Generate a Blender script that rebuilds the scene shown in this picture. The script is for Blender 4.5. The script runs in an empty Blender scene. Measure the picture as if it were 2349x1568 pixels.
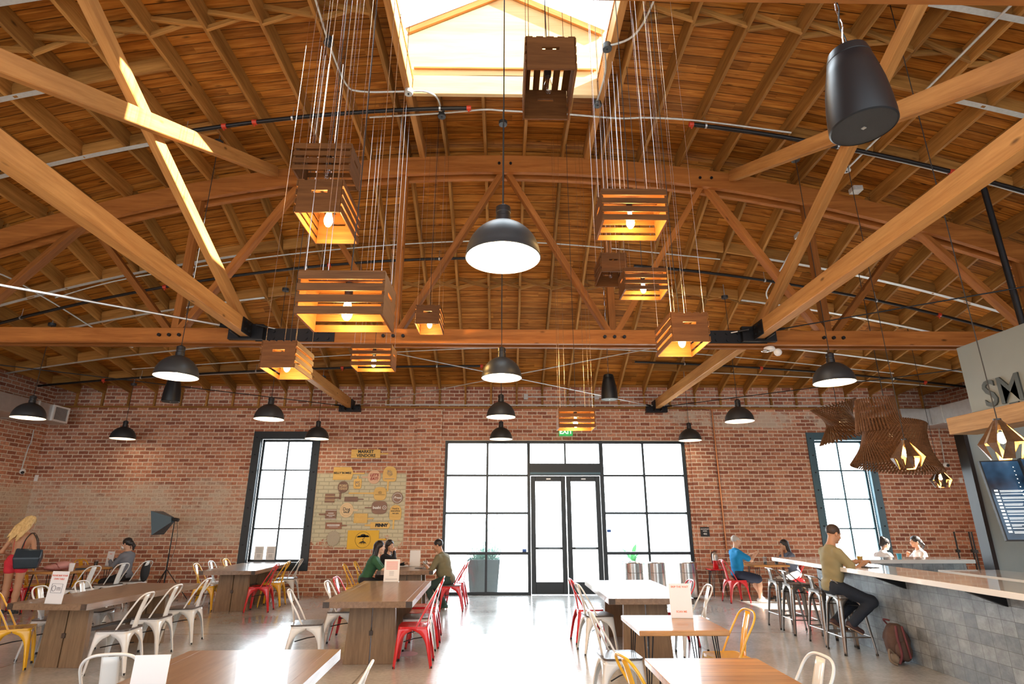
import bpy, bmesh, math, random
import numpy as np
from mathutils import Vector, Matrix, Quaternion
random.seed(7)
SC = bpy.context.scene
COL = SC.collection
PI = math.pi
# ---------------------------------------------------------------- camera
EYE = 1.6
FPX, CPX, CPY = 1291.0, 1174.5, 784.0
PITCH, YAW = math.radians(17.34), math.radians(0.84)
_cd = bpy.data.cameras.new('camera'); _cam = bpy.data.objects.new('camera', _cd); COL.objects.link(_cam)
_cd.sensor_width = 36.0; _cd.lens = 36.0*FPX/2349.0; _cd.clip_start = 0.05; _cd.clip_end = 200
_cam.location = (0, 0, EYE); _cam.rotation_euler = (PI/2+PITCH, 0, -YAW)
SC.camera = _cam
# ---------------------------------------------------------------- sky, sun, exposure
W = bpy.data.worlds.new('sky'); SC.world = W; W.use_nodes = True
_bg = W.node_tree.nodes['Background']
_bg.inputs[0].default_value = (0.86, 0.94, 1.0, 1)
# hazy bright sky: the sunlit street side (+y) is brighter than the side behind the viewer
_wt = W.node_tree; _tc = _wt.nodes.new('ShaderNodeTexCoord'); _sx = _wt.nodes.new('ShaderNodeSeparateXYZ'); _mr = _wt.nodes.new('ShaderNodeMapRange')
_mr.inputs[1].default_value = -0.3; _mr.inputs[2].default_value = 0.6; _mr.inputs[3].default_value = 1.55; _mr.inputs[4].default_value = 9.5
_wt.links.new(_tc.outputs['Generated'], _sx.inputs[0]); _wt.links.new(_sx.outputs[1], _mr.inputs[0]); _wt.links.new(_mr.outputs[0], _bg.inputs[1])
SUNV = Vector((1.85, -0.36, 1.0)).normalized()
_sl = bpy.data.lights.new('sun', 'SUN'); _sl.energy = 28; _sl.angle = 0.01; _sl.color = (1.0, 0.93, 0.82)
_so = bpy.data.objects.new('sun', _sl); COL.objects.link(_so); _so.rotation_euler = SUNV.to_track_quat('Z', 'Y').to_euler()
SC.view_settings.view_transform = 'Standard'; SC.view_settings.look = 'None'
SC.view_settings.gamma = 1.0; SC.view_settings.use_curve_mapping = False
SC.view_settings.exposure = 0.68
try:
    SC.cycles.use_denoising = True
    SC.cycles.max_bounces = 8; SC.cycles.diffuse_bounces = 4; SC.cycles.glossy_bounces = 4
    SC.cycles.transparent_max_bounces = 12; SC.cycles.transmission_bounces = 4
    SC.cycles.sample_clamp_indirect = 6
    SC.cycles.caustics_reflective = False; SC.cycles.caustics_refractive = False
except Exception: pass
# ---------------------------------------------------------------- measured directions -> points
def _ray(px, py):
    x = (px-CPX)/FPX; y = (CPY-py)/FPX
    c, s = math.cos(PITCH), math.sin(PITCH)
    f = c-y*s; u = s+y*c
    cy, sy = math.cos(YAW), math.sin(YAW)
    return Vector((x*cy+f*sy, -x*sy+f*cy, u))
def atY(px, py, Y): r = _ray(px, py); t = Y/r.y; return Vector((r.x*t, Y, EYE+r.z*t))
def atZ(px, py, Z): r = _ray(px, py); t = (Z-EYE)/r.z; return Vector((r.x*t, r.y*t, Z))
def atX(px, py, X): r = _ray(px, py); t = X/r.x; return Vector((X, r.y*t, EYE+r.z*t))
YW = 13.24      # entrance wall
YT = 7.75       # roof truss
YN = 1.95       # nearer truss, above the viewer
XW = 10.62      # side walls
RV = 21.4
def zc(x, y=5.0):      # underside of the roof joists
    z = 7.07-(RV-math.sqrt(max(0.0, RV*RV-x*x)))
    if y > YT: t = (y-YT)/(YW-YT); z += (4.40-z)*t
    return z
# ---------------------------------------------------------------- mesh helpers
class MB:
    def __init__(s): s.v = []; s.f = []; s.m = []; s.mi = 0
    def add(s, vs, fs):
        b = len(s.v); s.v += [tuple(v) for v in vs]
        for f in fs: s.f.append(tuple(b+i for i in f)); s.m.append(s.mi)
        return s
    def box(s, x0, x1, y0, y1, z0, z1, M=None):
        vs = [Vector(p) for p in ((x0,y0,z0),(x1,y0,z0),(x1,y1,z0),(x0,y1,z0),(x0,y0,z1),(x1,y0,z1),(x1,y1,z1),(x0,y1,z1))]
        if M: vs = [M @ v for v in vs]
        return s.add(vs, [(0,3,2,1),(4,5,6,7),(0,1,5,4),(1,2,6,5),(2,3,7,6),(3,0,4,7)])
    def beam(s, p0, p1, w, h, up=(0,0,1)):
        p0, p1 = Vector(p0), Vector(p1); M = frame(p0, p1, up)
        return s.box(0, (p1-p0).length, -w/2, w/2, -h/2, h/2, M)
    def tube(s, pts, r, n=8, closed=False, caps=True):
        pts = [Vector(p) for p in pts]; N = len(pts)
        rs = r if isinstance(r, (list, tuple)) else [r]*N
        T = []
        for i in range(N):
            a = pts[(i-1) % N] if (closed or i > 0) else pts[i]
            b = pts[(i+1) % N] if (closed or i < N-1) else pts[i]
            d = (b-a); T.append(d.normalized() if d.length > 1e-9 else Vector((0,0,1)))
        u = T[0].orthogonal().normalized(); vs = []
        for i in range(N):
            u = (u-T[i]*u.dot(T[i]))
            u = u.normalized() if u.length > 1e-6 else T[i].orthogonal().normalized()
            w = T[i].cross(u)
            for k in range(n):
                a = 2*PI*k/n; vs.append(pts[i]+(u*math.cos(a)+w*math.sin(a))*rs[i])
        fs = []
        for i in range(N if closed else N-1):
            j = (i+1) % N
            for k in range(n):
                l = (k+1) % n; fs.append((i*n+k, i*n+l, j*n+l, j*n+k))
        if caps and not closed:
            fs.append(tuple(range(n))[::-1]); fs.append(tuple((N-1)*n+k for k in range(n)))
        return s.add(vs, fs)
    def lathe(s, prof, n=24, c=(0,0,0), M=None, closed=False, ph=0):
        vs = []; c = Vector(c)
        for r, z in prof:
            for k in range(n):
                a = 2*PI*k/n+ph; v = Vector((r*math.cos(a), r*math.sin(a), z))
                vs.append((M @ v if M else v)+c)
        fs = []; P = len(prof)
        for i in range(P if closed else P-1):
            j = (i+1) % P
            for k in range(n):
                l = (k+1) % n; fs.append((i*n+k, i*n+l, j*n+l, j*n+k))
        return s.add(vs, fs)
    def cyl(s, p0, p1, r, n=12): return s.tube([p0, p1], r, n)
    def prism(s, poly, t, M=None):     # polygon in the local x,z plane, extruded from y=0 to y=t
        n = len(poly); vs = [Vector((x, 0, z)) for x, z in poly]+[Vector((x, t, z)) for x, z in poly]
        if M: vs = [M @ v for v in vs]
        return s.add(vs, [tuple(range(n)), tuple(range(2*n-1, n-1, -1))]+[(i, i+n, (i+1) % n+n, (i+1) % n) for i in range(n)])
    def ball(s, c, r, n=12, sc=(1,1,1), M=None):
        m = max(4, n//2); prof = [(max(1e-4, math.sin(PI*i/m)), -math.cos(PI*i/m)) for i in range(m+1)]
        vs = []; fs = []
        for a, z in prof:
            for k in range(n):
                t = 2*PI*k/n; v = Vector((a*math.cos(t)*r*sc[0], a*math.sin(t)*r*sc[1], z*r*sc[2])); v = (M @ v if M else v)
                vs.append(v+Vector(c))
        for i in range(m):
            for k in range(n): l = (k+1) % n; fs.append((i*n+k, i*n+l, (i+1)*n+l, (i+1)*n+k))
        return s.add(vs, fs)
    def grid(s, fn, nu, nv):
        vs = [fn(i/nu, j/nv) for i in range(nu+1) for j in range(nv+1)]
        return s.add(vs, [(i*(nv+1)+j, (i+1)*(nv+1)+j, (i+1)*(nv+1)+j+1, i*(nv+1)+j+1) for i in range(nu) for j in range(nv)])
    def build(s, name, mats, parent=None, loc=None, rot=None, smooth=0, bevel=0, solid=0, segs=2):
        me = bpy.data.meshes.new(name); me.from_pydata(s.v, [], s.f)
        if not isinstance(mats, (list, tuple)): mats = [mats]
        for m in mats: me.materials.append(m)
        if len(mats) > 1: me.polygons.foreach_set('material_index', s.m)
        bm = bmesh.new(); bm.from_mesh(me); bmesh.ops.recalc_face_normals(bm, faces=bm.faces); bm.to_mesh(me); bm.free()
        if smooth:
            me.polygons.foreach_set('use_smooth', [True]*len(me.polygons))
            try: me.set_sharp_from_angle(angle=math.radians(smooth))
            except Exception: pass
        me.update()
        o = bpy.data.objects.new(name, me); COL.objects.link(o)
        if parent: o.parent = parent
        if loc is not None: o.location = loc
        if rot is not None: o.rotation_euler = rot
        if solid: md = o.modifiers.new('s', 'SOLIDIFY'); md.thickness = solid; md.offset = 0
        if bevel: md = o.modifiers.new('b', 'BEVEL'); md.width = bevel; md.segments = segs; md.limit_method = 'ANGLE'; md.angle_limit = 0.6
        return o
def frame(p0, p1, up=(0,0,1)):
    x = (Vector(p1)-Vector(p0)).normalized(); u = Vector(up)
    if abs(x.dot(u)) > 0.995: u = Vector((0,1,0)) if abs(x.y) < 0.9 else Vector((1,0,0))
    y = u.cross(x).normalized(); z = x.cross(y)
    M = Matrix((x, y, z)).transposed().to_4x4(); M.translation = Vector(p0); return M
def timber(name, p0, p1, w, h, mat, parent=None, up=(0,0,1), bevel=0.004, off=(0,0,0)):
    """one sawn member; its grain runs along the local x axis"""
    p0 = Vector(p0)-Vector(off); p1 = Vector(p1)-Vector(off)
    b = MB().box(0, (p1-p0).length, -w/2, w/2, -h/2, h/2)
    o = b.build(name, mat, parent, bevel=bevel, segs=1); o.matrix_local = frame(p0, p1, up); return o
def tag(o, label=None, cat=None, group=None, kind=None):
    if label: o['label'] = label
    if cat: o['category'] = cat
    if group: o['group'] = group
    if kind: o['kind'] = kind
    return o
def thing(name, label, cat, loc=(0,0,0), rz=0, group=None):
    o = bpy.data.objects.new(name, None); COL.objects.link(o); o.location = loc; o.rotation_euler = (0,0,rz)
    o.empty_display_size = 0.05
    return tag(o, label, cat, group)
def dup(o, loc=None, rz=None, label=None, group=None, parent=None):
    c = o.copy(); COL.objects.link(c)
    if parent is not None: c.parent = parent
    if loc is not None: c.location = loc
    if rz is not None: c.rotation_euler = (0,0,rz)
    if label: c['label'] = label
    if group: c['group'] = group
    for ch in KIDS(o): dup(ch, parent=c)
    return c
def KIDS(o): return [c for c in o.children if c.name in COL.objects]
def text_mesh(name, s, size, mat, parent, M, ext=0.002, bold=0.0, align='CENTER', spacing=1.0, sx=1.0, font_shear=0):
    cu = bpy.data.curves.new(name, 'FONT'); cu.body = s; cu.size = size; cu.extrude = ext; cu.offset = bold
    cu.align_x = align; cu.align_y = 'CENTER'; cu.resolution_u = 3; cu.space_character = spacing; cu.shear = font_shear; cu.space_line = 0.85
    t = bpy.data.objects.new('tmp', cu); COL.objects.link(t)
    dg = bpy.context.evaluated_depsgraph_get(); dg.update()
    me = bpy.data.meshes.new_from_object(t.evaluated_get(dg)); bpy.data.objects.remove(t); bpy.data.curves.remove(cu)
    me.materials.clear(); me.materials.append(mat); me.name = name
    me.transform(Matrix.Diagonal((sx, 1, 1, 1)))
    o = bpy.data.objects.new(name, me); COL.objects.link(o); o.parent = parent; o.matrix_local = M; return o
ORD = ['first','second','third','fourth','fifth','sixth','seventh','eighth','ninth','tenth','eleventh','twelfth','thirteenth','fourteenth','fifteenth','sixteenth','seventeenth','eighteenth']
# ---------------------------------------------------------------- materials
class NT:
    def __init__(s, name):
        s.mat = bpy.data.materials.new(name); s.mat.use_nodes = True; s.t = s.mat.node_tree
        s.b = s.t.nodes['Principled BSDF']
    def n(s, typ, **kw):
        nd = s.t.nodes.new(typ)
        for k, v in kw.items():
            if k.startswith('i_'):
                key = k[2:]; key = int(key) if key.isdigit() else key.replace('_', ' ')
                if isinstance(v, bpy.types.NodeSocket): s.t.links.new(v, nd.inputs[key])
                else: nd.inputs[key].default_value = v
            else: setattr(nd, k, v)
        return nd
    def l(s, a, b): s.t.links.new(a, b)
    def math(s, op, a, b=None, c=None):
        nd = s.t.nodes.new('ShaderNodeMath'); nd.operation = op
        for i, v in enumerate((a, b, c)):
            if v is None: continue
            if isinstance(v, bpy.types.NodeSocket): s.t.links.new(v, nd.inputs[i])
            else: nd.inputs[i].default_value = v
        return nd.outputs[0]
    def mix(s, fac, a, b, blend='MIX'):
        nd = s.t.nodes.new('ShaderNodeMix'); nd.data_type = 'RGBA'; nd.blend_type = blend
        for sk, v in ((nd.inputs[0], fac), (nd.inputs[6], a), (nd.inputs[7], b)):
            if isinstance(v, bpy.types.NodeSocket): s.t.links.new(v, sk)
            else: sk.default_value = v if not isinstance(v, tuple) else (*v[:3], 1)
        return nd.outputs[2]
    def ramp(s, fac, stops):
        nd = s.t.nodes.new('ShaderNodeValToRGB'); e = nd.color_ramp.elements
        while len(e) < len(stops): e.new(0.5)
        for k, (p, c) in enumerate(stops): e[k].position = p; e[k].color = (*c[:3], 1) if isinstance(c, tuple) else (c, c, c, 1)
        s.l(fac, nd.inputs[0]); return nd.outputs[0]
    def base(s, v):
        if isinstance(v, bpy.types.NodeSocket): s.l(v, s.b.inputs['Base Color'])
        else: s.b.inputs['Base Color'].default_value = (*v, 1)
    def set(s, **kw):
        for k, v in kw.items():
            key = k.replace('_', ' ')
            if isinstance(v, bpy.types.NodeSocket): s.l(v, s.b.inputs[key])
            else: s.b.inputs[key].default_value = v
    def bump(s, h, strength=0.3, dist=0.01):
        nd = s.t.nodes.new('ShaderNodeBump'); nd.inputs['Strength'].default_value = strength; nd.inputs['Distance'].default_value = dist
        s.l(h, nd.inputs['Height']); s.l(nd.outputs[0], s.b.inputs['Normal'])
def pbr(name, col, rough=0.5, metal=0.0, coat=0.0, var=0.08, scale=6.0, bump=0.0, bscale=60.0, **kw):
    N = NT(name); tc = N.n('ShaderNodeTexCoord')
    nz = N.n('ShaderNodeTexNoise', i_Vector=tc.outputs['Object'], i_Scale=scale, i_Detail=4.0)
    d = tuple(c*(1-var) for c in col); l = tuple(min(1, c*(1+var)) for c in col)
    N.base(N.mix(nz.outputs[0], d, l)); N.set(Roughness=rough, Metallic=metal, Coat_Weight=coat, **kw)
    if bump:
        nb = N.n('ShaderNodeTexNoise', i_Vector=tc.outputs['Object'], i_Scale=bscale, i_Detail=3.0); N.bump(nb.outputs[0], bump, 0.004)
    return N.mat
def glow(name, col, st):
    N = NT(name); N.base(col); N.set(Emission_Color=(*col, 1), Emission_Strength=st); return N.mat
def wood(name, a, b, rough=0.55, gscale=1.0, rnd=0.25, coat=0.0, knots=True, planks=None, bump=0.15, axis=0):
    """a: dark grain, b: light grain; grain along local x (axis=0), y or z"""
    N = NT(name); tc = N.n('ShaderNodeTexCoord'); oi = N.n('ShaderNodeObjectInfo')
    sc = [9.0*gscale]*3; sc[axis] = 0.7*gscale
    off = N.n('ShaderNodeVectorMath', operation='SCALE', i_0=(13.1, 7.7, 3.3)); N.l(oi.outputs['Random'], off.inputs['Scale'])
    pos = N.n('ShaderNodeVectorMath', operation='ADD'); N.l(tc.outputs['Object'], pos.inputs[0]); N.l(off.outputs[0], pos.inputs[1])
    mp = N.n('ShaderNodeMapping', i_Vector=pos.outputs[0], i_Scale=tuple(sc))
    n1 = N.n('ShaderNodeTexNoise', i_Vector=mp.outputs[0], i_Scale=1.3, i_Detail=6.0, i_Roughness=0.62, i_Distortion=0.6)
    mp2 = N.n('ShaderNodeMapping', i_Vector=pos.outputs[0], i_Scale=tuple(x*6 for x in sc))
    n2 = N.n('ShaderNodeTexNoise', i_Vector=mp2.outputs[0], i_Scale=1.0, i_Detail=4.0)
    f = N.math('ADD', N.math('MULTIPLY', n1.outputs[0], 0.75), N.math('MULTIPLY', n2.outputs[0], 0.25))
    c = N.ramp(f, [(0.32, a), (0.5, tuple((x+y)/2 for x, y in zip(a, b))), (0.68, b)])
    if knots:
        ks = [2.6]*3; ks[axis] = 1.1
        mk = N.n('ShaderNodeMapping', i_Vector=pos.outputs[0], i_Scale=tuple(ks))
        vo = N.n('ShaderNodeTexVoronoi', i_Vector=mk.outputs[0], i_Scale=1.5)
        k = N.ramp(vo.outputs['Distance'], [(0.03, 0.35), (0.09, 1.0)])
        c = N.mix(1.0, c, k, 'MULTIPLY')
    hv = N.n('ShaderNodeHueSaturation', i_Color=c)
    N.l(N.math('ADD', N.math('MULTIPLY', oi.outputs['Random'], rnd*2), 1-rnd), hv.inputs['Value'])
    c = hv.outputs[0]
    if planks:
        pa, pw = planks       # plank direction across axis index, width
        sp = N.n('ShaderNodeSeparateXYZ', i_0=tc.outputs['Object'])
        q = N.math('DIVIDE', sp.outputs[pa], pw)
        fr = N.math('FRACT', q); e = N.math('MINIMUM', fr, N.math('SUBTRACT', 1.0, fr))
        ln = N.ramp(e, [(0.01, 0.25), (0.04, 1.0)])
        wn = N.n('ShaderNodeTexWhiteNoise', noise_dimensions='1D'); N.l(N.math('FLOOR', q), wn.inputs['W'])
        v = N.math('ADD', N.math('MULTIPLY', wn.outputs[0], 0.45), 0.75)
        h2 = N.n('ShaderNodeHueSaturation', i_Color=c); N.l(v, h2.inputs['Value'])
        c = N.mix(1.0, h2.outputs[0], ln, 'MULTIPLY')
    N.base(c); N.set(Roughness=rough, Coat_Weight=coat, Specular_IOR_Level=0.5 if rough < 0.5 else 0.15)
    if bump: N.bump(f, bump, 0.004)
    return N.mat
M = {}
M['joist'] = wood('joist wood', (0.21,0.088,0.019), (0.48,0.235,0.062))
M['truss'] = wood('truss wood', (0.21,0.068,0.014), (0.40,0.148,0.036))
M['brace'] = wood('brace wood', (0.36,0.155,0.044), (0.60,0.30,0.095), rnd=0.1)
M['ply'] = wood('plywood', (0.62,0.42,0.20), (0.80,0.60,0.34), gscale=0.5, knots=False, rnd=0.05)
M['crate'] = wood('crate wood', (0.075,0.028,0.008), (0.16,0.064,0.019), gscale=2, rnd=0.12, axis=0, knots=False)
M['crate_end'] = wood('crate end board wood', (0.075,0.028,0.008), (0.15,0.060,0.018), gscale=2, rnd=0.1, axis=1, knots=False)
M['oak'] = wood('table wood', (0.15,0.085,0.045), (0.27,0.17,0.10), rough=0.3, gscale=2.2, rnd=0.06, coat=0.25, knots=False, bump=0.05, axis=1)
M['oakz'] = wood('table leg wood', (0.15,0.085,0.04), (0.27,0.165,0.085), rough=0.45, gscale=2.5, rnd=0.06, knots=False, bump=0.05, axis=2)
M['darkcap'] = wood('end cap wood', (0.03,0.018,0.01), (0.07,0.045,0.03), rough=0.4, gscale=2, knots=False, axis=1)
M['plank'] = wood('orange plank table wood', (0.36,0.15,0.035), (0.66,0.33,0.10), rough=0.28, gscale=2.0, rnd=0.05, coat=0.4, planks=(1, 0.085))
M['beamwood'] = wood('counter beam wood', (0.26,0.14,0.06), (0.50,0.30,0.14), gscale=1.2, rnd=0.03, axis=1)
M['seatwood'] = wood('dark seat wood', (0.045,0.035,0.03), (0.12,0.095,0.08), rough=0.35, gscale=3, knots=False, coat=0.2)
M['board_y'] = wood('yellow board wood', (0.72,0.42,0.07), (0.86,0.56,0.14), rough=0.4, gscale=2, rnd=0.08, knots=False)
M['board_b'] = wood('brown board wood', (0.16,0.07,0.03), (0.32,0.16,0.08), rough=0.4, gscale=2, rnd=0.1, knots=False)
M['board_p'] = wood('pale board wood', (0.66,0.38,0.22), (0.82,0.54,0.34), rough=0.4, gscale=2, rnd=0.08, knots=False)
M['steel_black'] = pbr('black steel', (0.018,0.018,0.02), 0.45, 0.6)
M['frame'] = pbr('dark window steel', (0.025,0.032,0.037), 0.4, 0.3)
M['frame_blue'] = pbr('blue grey steel frame', (0.07,0.14,0.18), 0.4, 0.2)
M['pipe_black'] = pbr('black pipe', (0.02,0.018,0.018), 0.35, 0.5)
M['galv'] = pbr('galvanised steel', (0.55,0.56,0.56), 0.38, 0.85, var=0.15, scale=14)
M['strap'] = pbr('galvanised strap', (0.62,0.64,0.62), 0.5, 0.5, var=0.2, scale=30)
M['steel'] = pbr('brushed steel', (0.62,0.60,0.57), 0.22, 1.0, var=0.06)
M['redvalve'] = pbr('red fitting', (0.55,0.05,0.02), 0.4)
M['shade'] = pbr('lamp shade grey', (0.06,0.066,0.072), 0.42, 0.5)
M['white_in'] = pbr('white enamel', (0.85,0.82,0.76), 0.4)
M['black'] = pbr('black plastic', (0.015,0.015,0.017), 0.4)
M['speaker'] = pbr('black speaker shell', (0.010,0.012,0.015), 0.38, 0.2)
M['cord'] = pbr('black cord', (0.02,0.018,0.016), 0.6)
M['wire'] = pbr('steel wire', (0.75,0.75,0.78), 0.25, 1.0)
M['bulb_on'] = glow('lit filament bulb', (1.0,0.66,0.28), 60)
M['lamp_on'] = glow('lit lamp', (1.0,0.86,0.62), 9)
M['red'] = pbr('red enamel', (0.62,0.015,0.02), 0.22, 0.0, coat=0.6, var=0.04)
M['yellow'] = pbr('yellow enamel', (0.80,0.42,0.015), 0.25, 0.0, coat=0.5, var=0.04)
M['white'] = pbr('white enamel chair', (0.74,0.74,0.72), 0.28, 0.0, coat=0.4, var=0.04)
M['gun'] = pbr('gunmetal stool', (0.30,0.27,0.25), 0.28, 0.85, var=0.1)
M['rubber'] = pbr('black rubber', (0.012,0.012,0.012), 0.7)
M['paper'] = pbr('white card', (0.84,0.83,0.82), 0.5, var=0.02)
M['redink'] = pbr('red ink', (0.75,0.16,0.10), 0.6)
M['greyink'] = pbr('grey ink', (0.25,0.25,0.27), 0.6)
M['ink'] = pbr('black ink', (0.02,0.02,0.02), 0.6)
M['whiteink'] = pbr('white ink', (0.85,0.85,0.82), 0.6)
M['counter'] = pbr('white stone counter', (0.80,0.79,0.77), 0.12, coat=0.5, var=0.04, scale=3)
M['greywall'] = pbr('grey painted panel', (0.26,0.28,0.26), 0.6, var=0.05)
M['tealwall'] = pbr('pale grey green wall', (0.36,0.43,0.43), 0.6)
M['copper'] = pbr('copper pipe', (0.62,0.27,0.12), 0.35, 0.8)
M['greyplastic'] = pbr('grey plastic', (0.55,0.55,0.55), 0.5)
def glassy(name, tint=(0.97,0.99,1.0), refl=1.0):
    N = NT(name); t = N.t; t.nodes.remove(N.b); out = t.nodes['Material Output']
    tr = N.n('ShaderNodeBsdfTransparent', i_Color=(*tint, 1)); gl = N.n('ShaderNodeBsdfGlossy', i_Roughness=0.03)
    ge = N.n('ShaderNodeNewGeometry'); fr = N.n('ShaderNodeFresnel'); N.l(N.math('ADD', 1.45, N.math('MULTIPLY', ge.outputs['Backfacing'], 1/1.45-1.45)), fr.inputs['IOR']); mx = N.n('ShaderNodeMixShader')
    N.l(N.math('MULTIPLY', fr.outputs[0], refl), mx.inputs[0]); N.l(tr.outputs[0], mx.inputs[1]); N.l(gl.outputs[0], mx.inputs[2]); N.l(mx.outputs[0], out.inputs[0])
    return N.mat
M['glass'] = glassy('window glass')
M['cupglass'] = glassy('clear cup', (0.9,0.93,0.93), 1.6)
def mat_deck():
    N = NT('roof deck boards'); tc = N.n('ShaderNodeTexCoord'); sp = N.n('ShaderNodeSeparateXYZ', i_0=tc.outputs['Object'])
    q = N.math('DIVIDE', sp.outputs[1], 0.142); row = N.math('FLOOR', q); fr = N.math('FRACT', q)
    e = N.math('MINIMUM', fr, N.math('SUBTRACT', 1.0, fr)); seam = N.ramp(e, [(0.015, 0.12), (0.05, 1.0)])
    w0 = N.n('ShaderNodeTexWhiteNoise', noise_dimensions='1D', i_W=row)
    cx = N.math('FLOOR', N.math('ADD', N.math('DIVIDE', sp.outputs[0], 2.44), N.math('MULTIPLY', w0.outputs[0], 5.0)))
    cb = N.n('ShaderNodeCombineXYZ', i_0=row, i_1=cx); wn = N.n('ShaderNodeTexWhiteNoise', noise_dimensions='3D', i_Vector=cb.outputs[0])
    sh = N.n('ShaderNodeCombineXYZ', i_0=N.math('ADD', sp.outputs[0], N.math('MULTIPLY', wn.outputs[0], 40.0)), i_1=sp.outputs[1], i_2=row)
    mp = N.n('ShaderNodeMapping', i_Vector=sh.outputs[0], i_Scale=(0.9, 12, 1))
    nz = N.n('ShaderNodeTexNoise', i_Vector=mp.outputs[0], i_Scale=1.5, i_Detail=7.0, i_Roughness=0.65, i_Distortion=0.8)
    c = N.ramp(nz.outputs[0], [(0.3, (0.16,0.050,0.006)), (0.5, (0.36,0.125,0.016)), (0.72, (0.57,0.245,0.042))])
    mk = N.n('ShaderNodeMapping', i_Vector=sh.outputs[0], i_Scale=(1.6, 5, 1)); vo = N.n('ShaderNodeTexVoronoi', i_Vector=mk.outputs[0], i_Scale=1.0)
    c = N.mix(1.0, c, N.ramp(vo.outputs['Distance'], [(0.04, 0.25), (0.11, 1.0)]), 'MULTIPLY')
    h = N.n('ShaderNodeHueSaturation', i_Color=c); N.l(N.math('ADD', N.math('MULTIPLY', wn.outputs[0], 0.55), 0.75), h.inputs['Value'])
    N.base(N.mix(1.0, h.outputs[0], seam, 'MULTIPLY')); N.set(Roughness=0.6, Specular_IOR_Level=0.15); N.bump(nz.outputs[0], 0.2, 0.004); return N.mat
M['deck'] = mat_deck()
def mat_brick(name, painted=True):
    N = NT(name); tc = N.n('ShaderNodeTexCoord'); sp = N.n('ShaderNodeSeparateXYZ', i_0=tc.outputs['Object'])
    u = N.math('ADD', sp.outputs[0], sp.outputs[1]); cb = N.n('ShaderNodeCombineXYZ', i_0=u, i_1=sp.outputs[2])
    wob = N.n('ShaderNodeTexNoise', i_Vector=cb.outputs[0], i_Scale=7.0, i_Detail=2.0)
    ws = N.n('ShaderNodeVectorMath', operation='SCALE'); N.l(wob.outputs[1], ws.inputs[0]); ws.inputs['Scale'].default_value = 0.014
    wv = N.n('ShaderNodeVectorMath', operation='ADD'); N.l(cb.outputs[0], wv.inputs[0]); N.l(ws.outputs[0], wv.inputs[1])
    br = N.n('ShaderNodeTexBrick', i_Vector=wv.outputs[0], i_Scale=1.0, i_Mortar_Size=0.0105, i_Mortar_Smooth=0.25, i_Bias=0.0, i_Brick_Width=0.232, i_Row_Height=0.0855)
    br.inputs['Color1'].default_value = (0,0,0,1); br.inputs['Color2'].default_value = (1,1,1,1); br.inputs['Mortar'].default_value = (0.5,0.5,0.5,1)
    c = N.ramp(br.outputs['Color'], [(0.0, (0.32,0.125,0.078)), (0.35, (0.50,0.20,0.115)), (0.7, (0.66,0.32,0.195)), (1.0, (0.56,0.29,0.20))])
    big = N.n('ShaderNodeTexNoise', i_Vector=cb.outputs[0], i_Scale=0.55, i_Detail=3.0)
    c = N.mix(N.ramp(big.outputs[0], [(0.4, 0.0), (0.7, 0.5)]), c, (0.20,0.07,0.05))
    sm = N.n('ShaderNodeTexNoise', i_Vector=cb.outputs[0], i_Scale=22.0, i_Detail=5.0, i_Roughness=0.7)
    c = N.mix(1.0, c, N.ramp(sm.outputs[0], [(0.3, 0.65), (0.6, 1.15)]), 'MULTIPLY')
    mort = N.mix(sm.outputs[0], (0.56,0.46,0.35), (0.88,0.77,0.62))
    c = N.mix(br.outputs['Fac'], c, mort)
    if painted:
        # old pale paint left on the lower part of the wall, left of the entrance, and a painted field behind the boards
        n1 = N.n('ShaderNodeTexNoise', i_Vector=cb.outputs[0], i_Scale=1.3, i_Detail=9.0, i_Roughness=0.78)
        X, Z = sp.outputs[0], sp.outputs[2]
        def band(v, lo, hi, s):
            a = N.n('ShaderNodeMapRange', interpolation_type='SMOOTHSTEP', i_0=v, i_1=lo-s, i_2=lo+s)
            b = N.n('ShaderNodeMapRange', interpolation_type='SMOOTHSTEP', i_0=v, i_1=hi-s, i_2=hi+s)
            return N.math('MULTIPLY', a.outputs[0], N.math('SUBTRACT', 1.0, b.outputs[0]))
        zone = N.math('MULTIPLY', band(Z, 0.85, 2.55, 0.45), band(X, -30.0, -5.3, 0.5))
        old = N.ramp(N.math('MULTIPLY', N.math('ADD', n1.outputs[0], -0.0), zone), [(0.35, 0.0), (0.50, 0.9)])
        old = N.math('MULTIPLY', old, N.ramp(N.math('ADD', N.math('MULTIPLY', br.outputs['Color'], 0.35), N.math('MULTIPLY', big.outputs[0], 0.9)), [(0.52, 1.0), (0.80, 0.35)]))
        old = N.math('MULTIPLY', old, N.ramp(sm.outputs[0], [(0.34, 0.45), (0.5, 1.0)]))
        c = N.mix(old, c, (0.62,0.52,0.40))
        fld = N.math('MULTIPLY', band(X, -4.26, -2.22, 0.02), band(Z, 0.98, 2.57, 0.03))
        chip = N.math('ADD', n1.outputs[0], N.math('MULTIPLY', band(Z, 0.6, 1.3, 0.25), -0.20))
        fld = N.math('MULTIPLY', fld, N.ramp(chip, [(0.30, 0.0), (0.34, 1.0)]))
        pc = N.mix(sm.outputs[0], (0.60,0.56,0.38), (0.72,0.68,0.50))
        pc = N.mix(N.math('MULTIPLY', br.outputs['Fac'], 0.55), pc, (0.40,0.36,0.24))
        c = N.mix(fld, c, pc)
        up = N.math('MULTIPLY', band(Z, 3.55, 4.1, 0.15), band(X, 3.2, 12.0, 0.8))
        upm = N.ramp(N.math('MULTIPLY', n1.outputs[0], up), [(0.44, 0.0), (0.54, 0.75)])
        c = N.mix(upm, c, (0.62,0.54,0.44))
    N.base(c); N.set(Roughness=0.85, Specular_IOR_Level=0.2)
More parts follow.
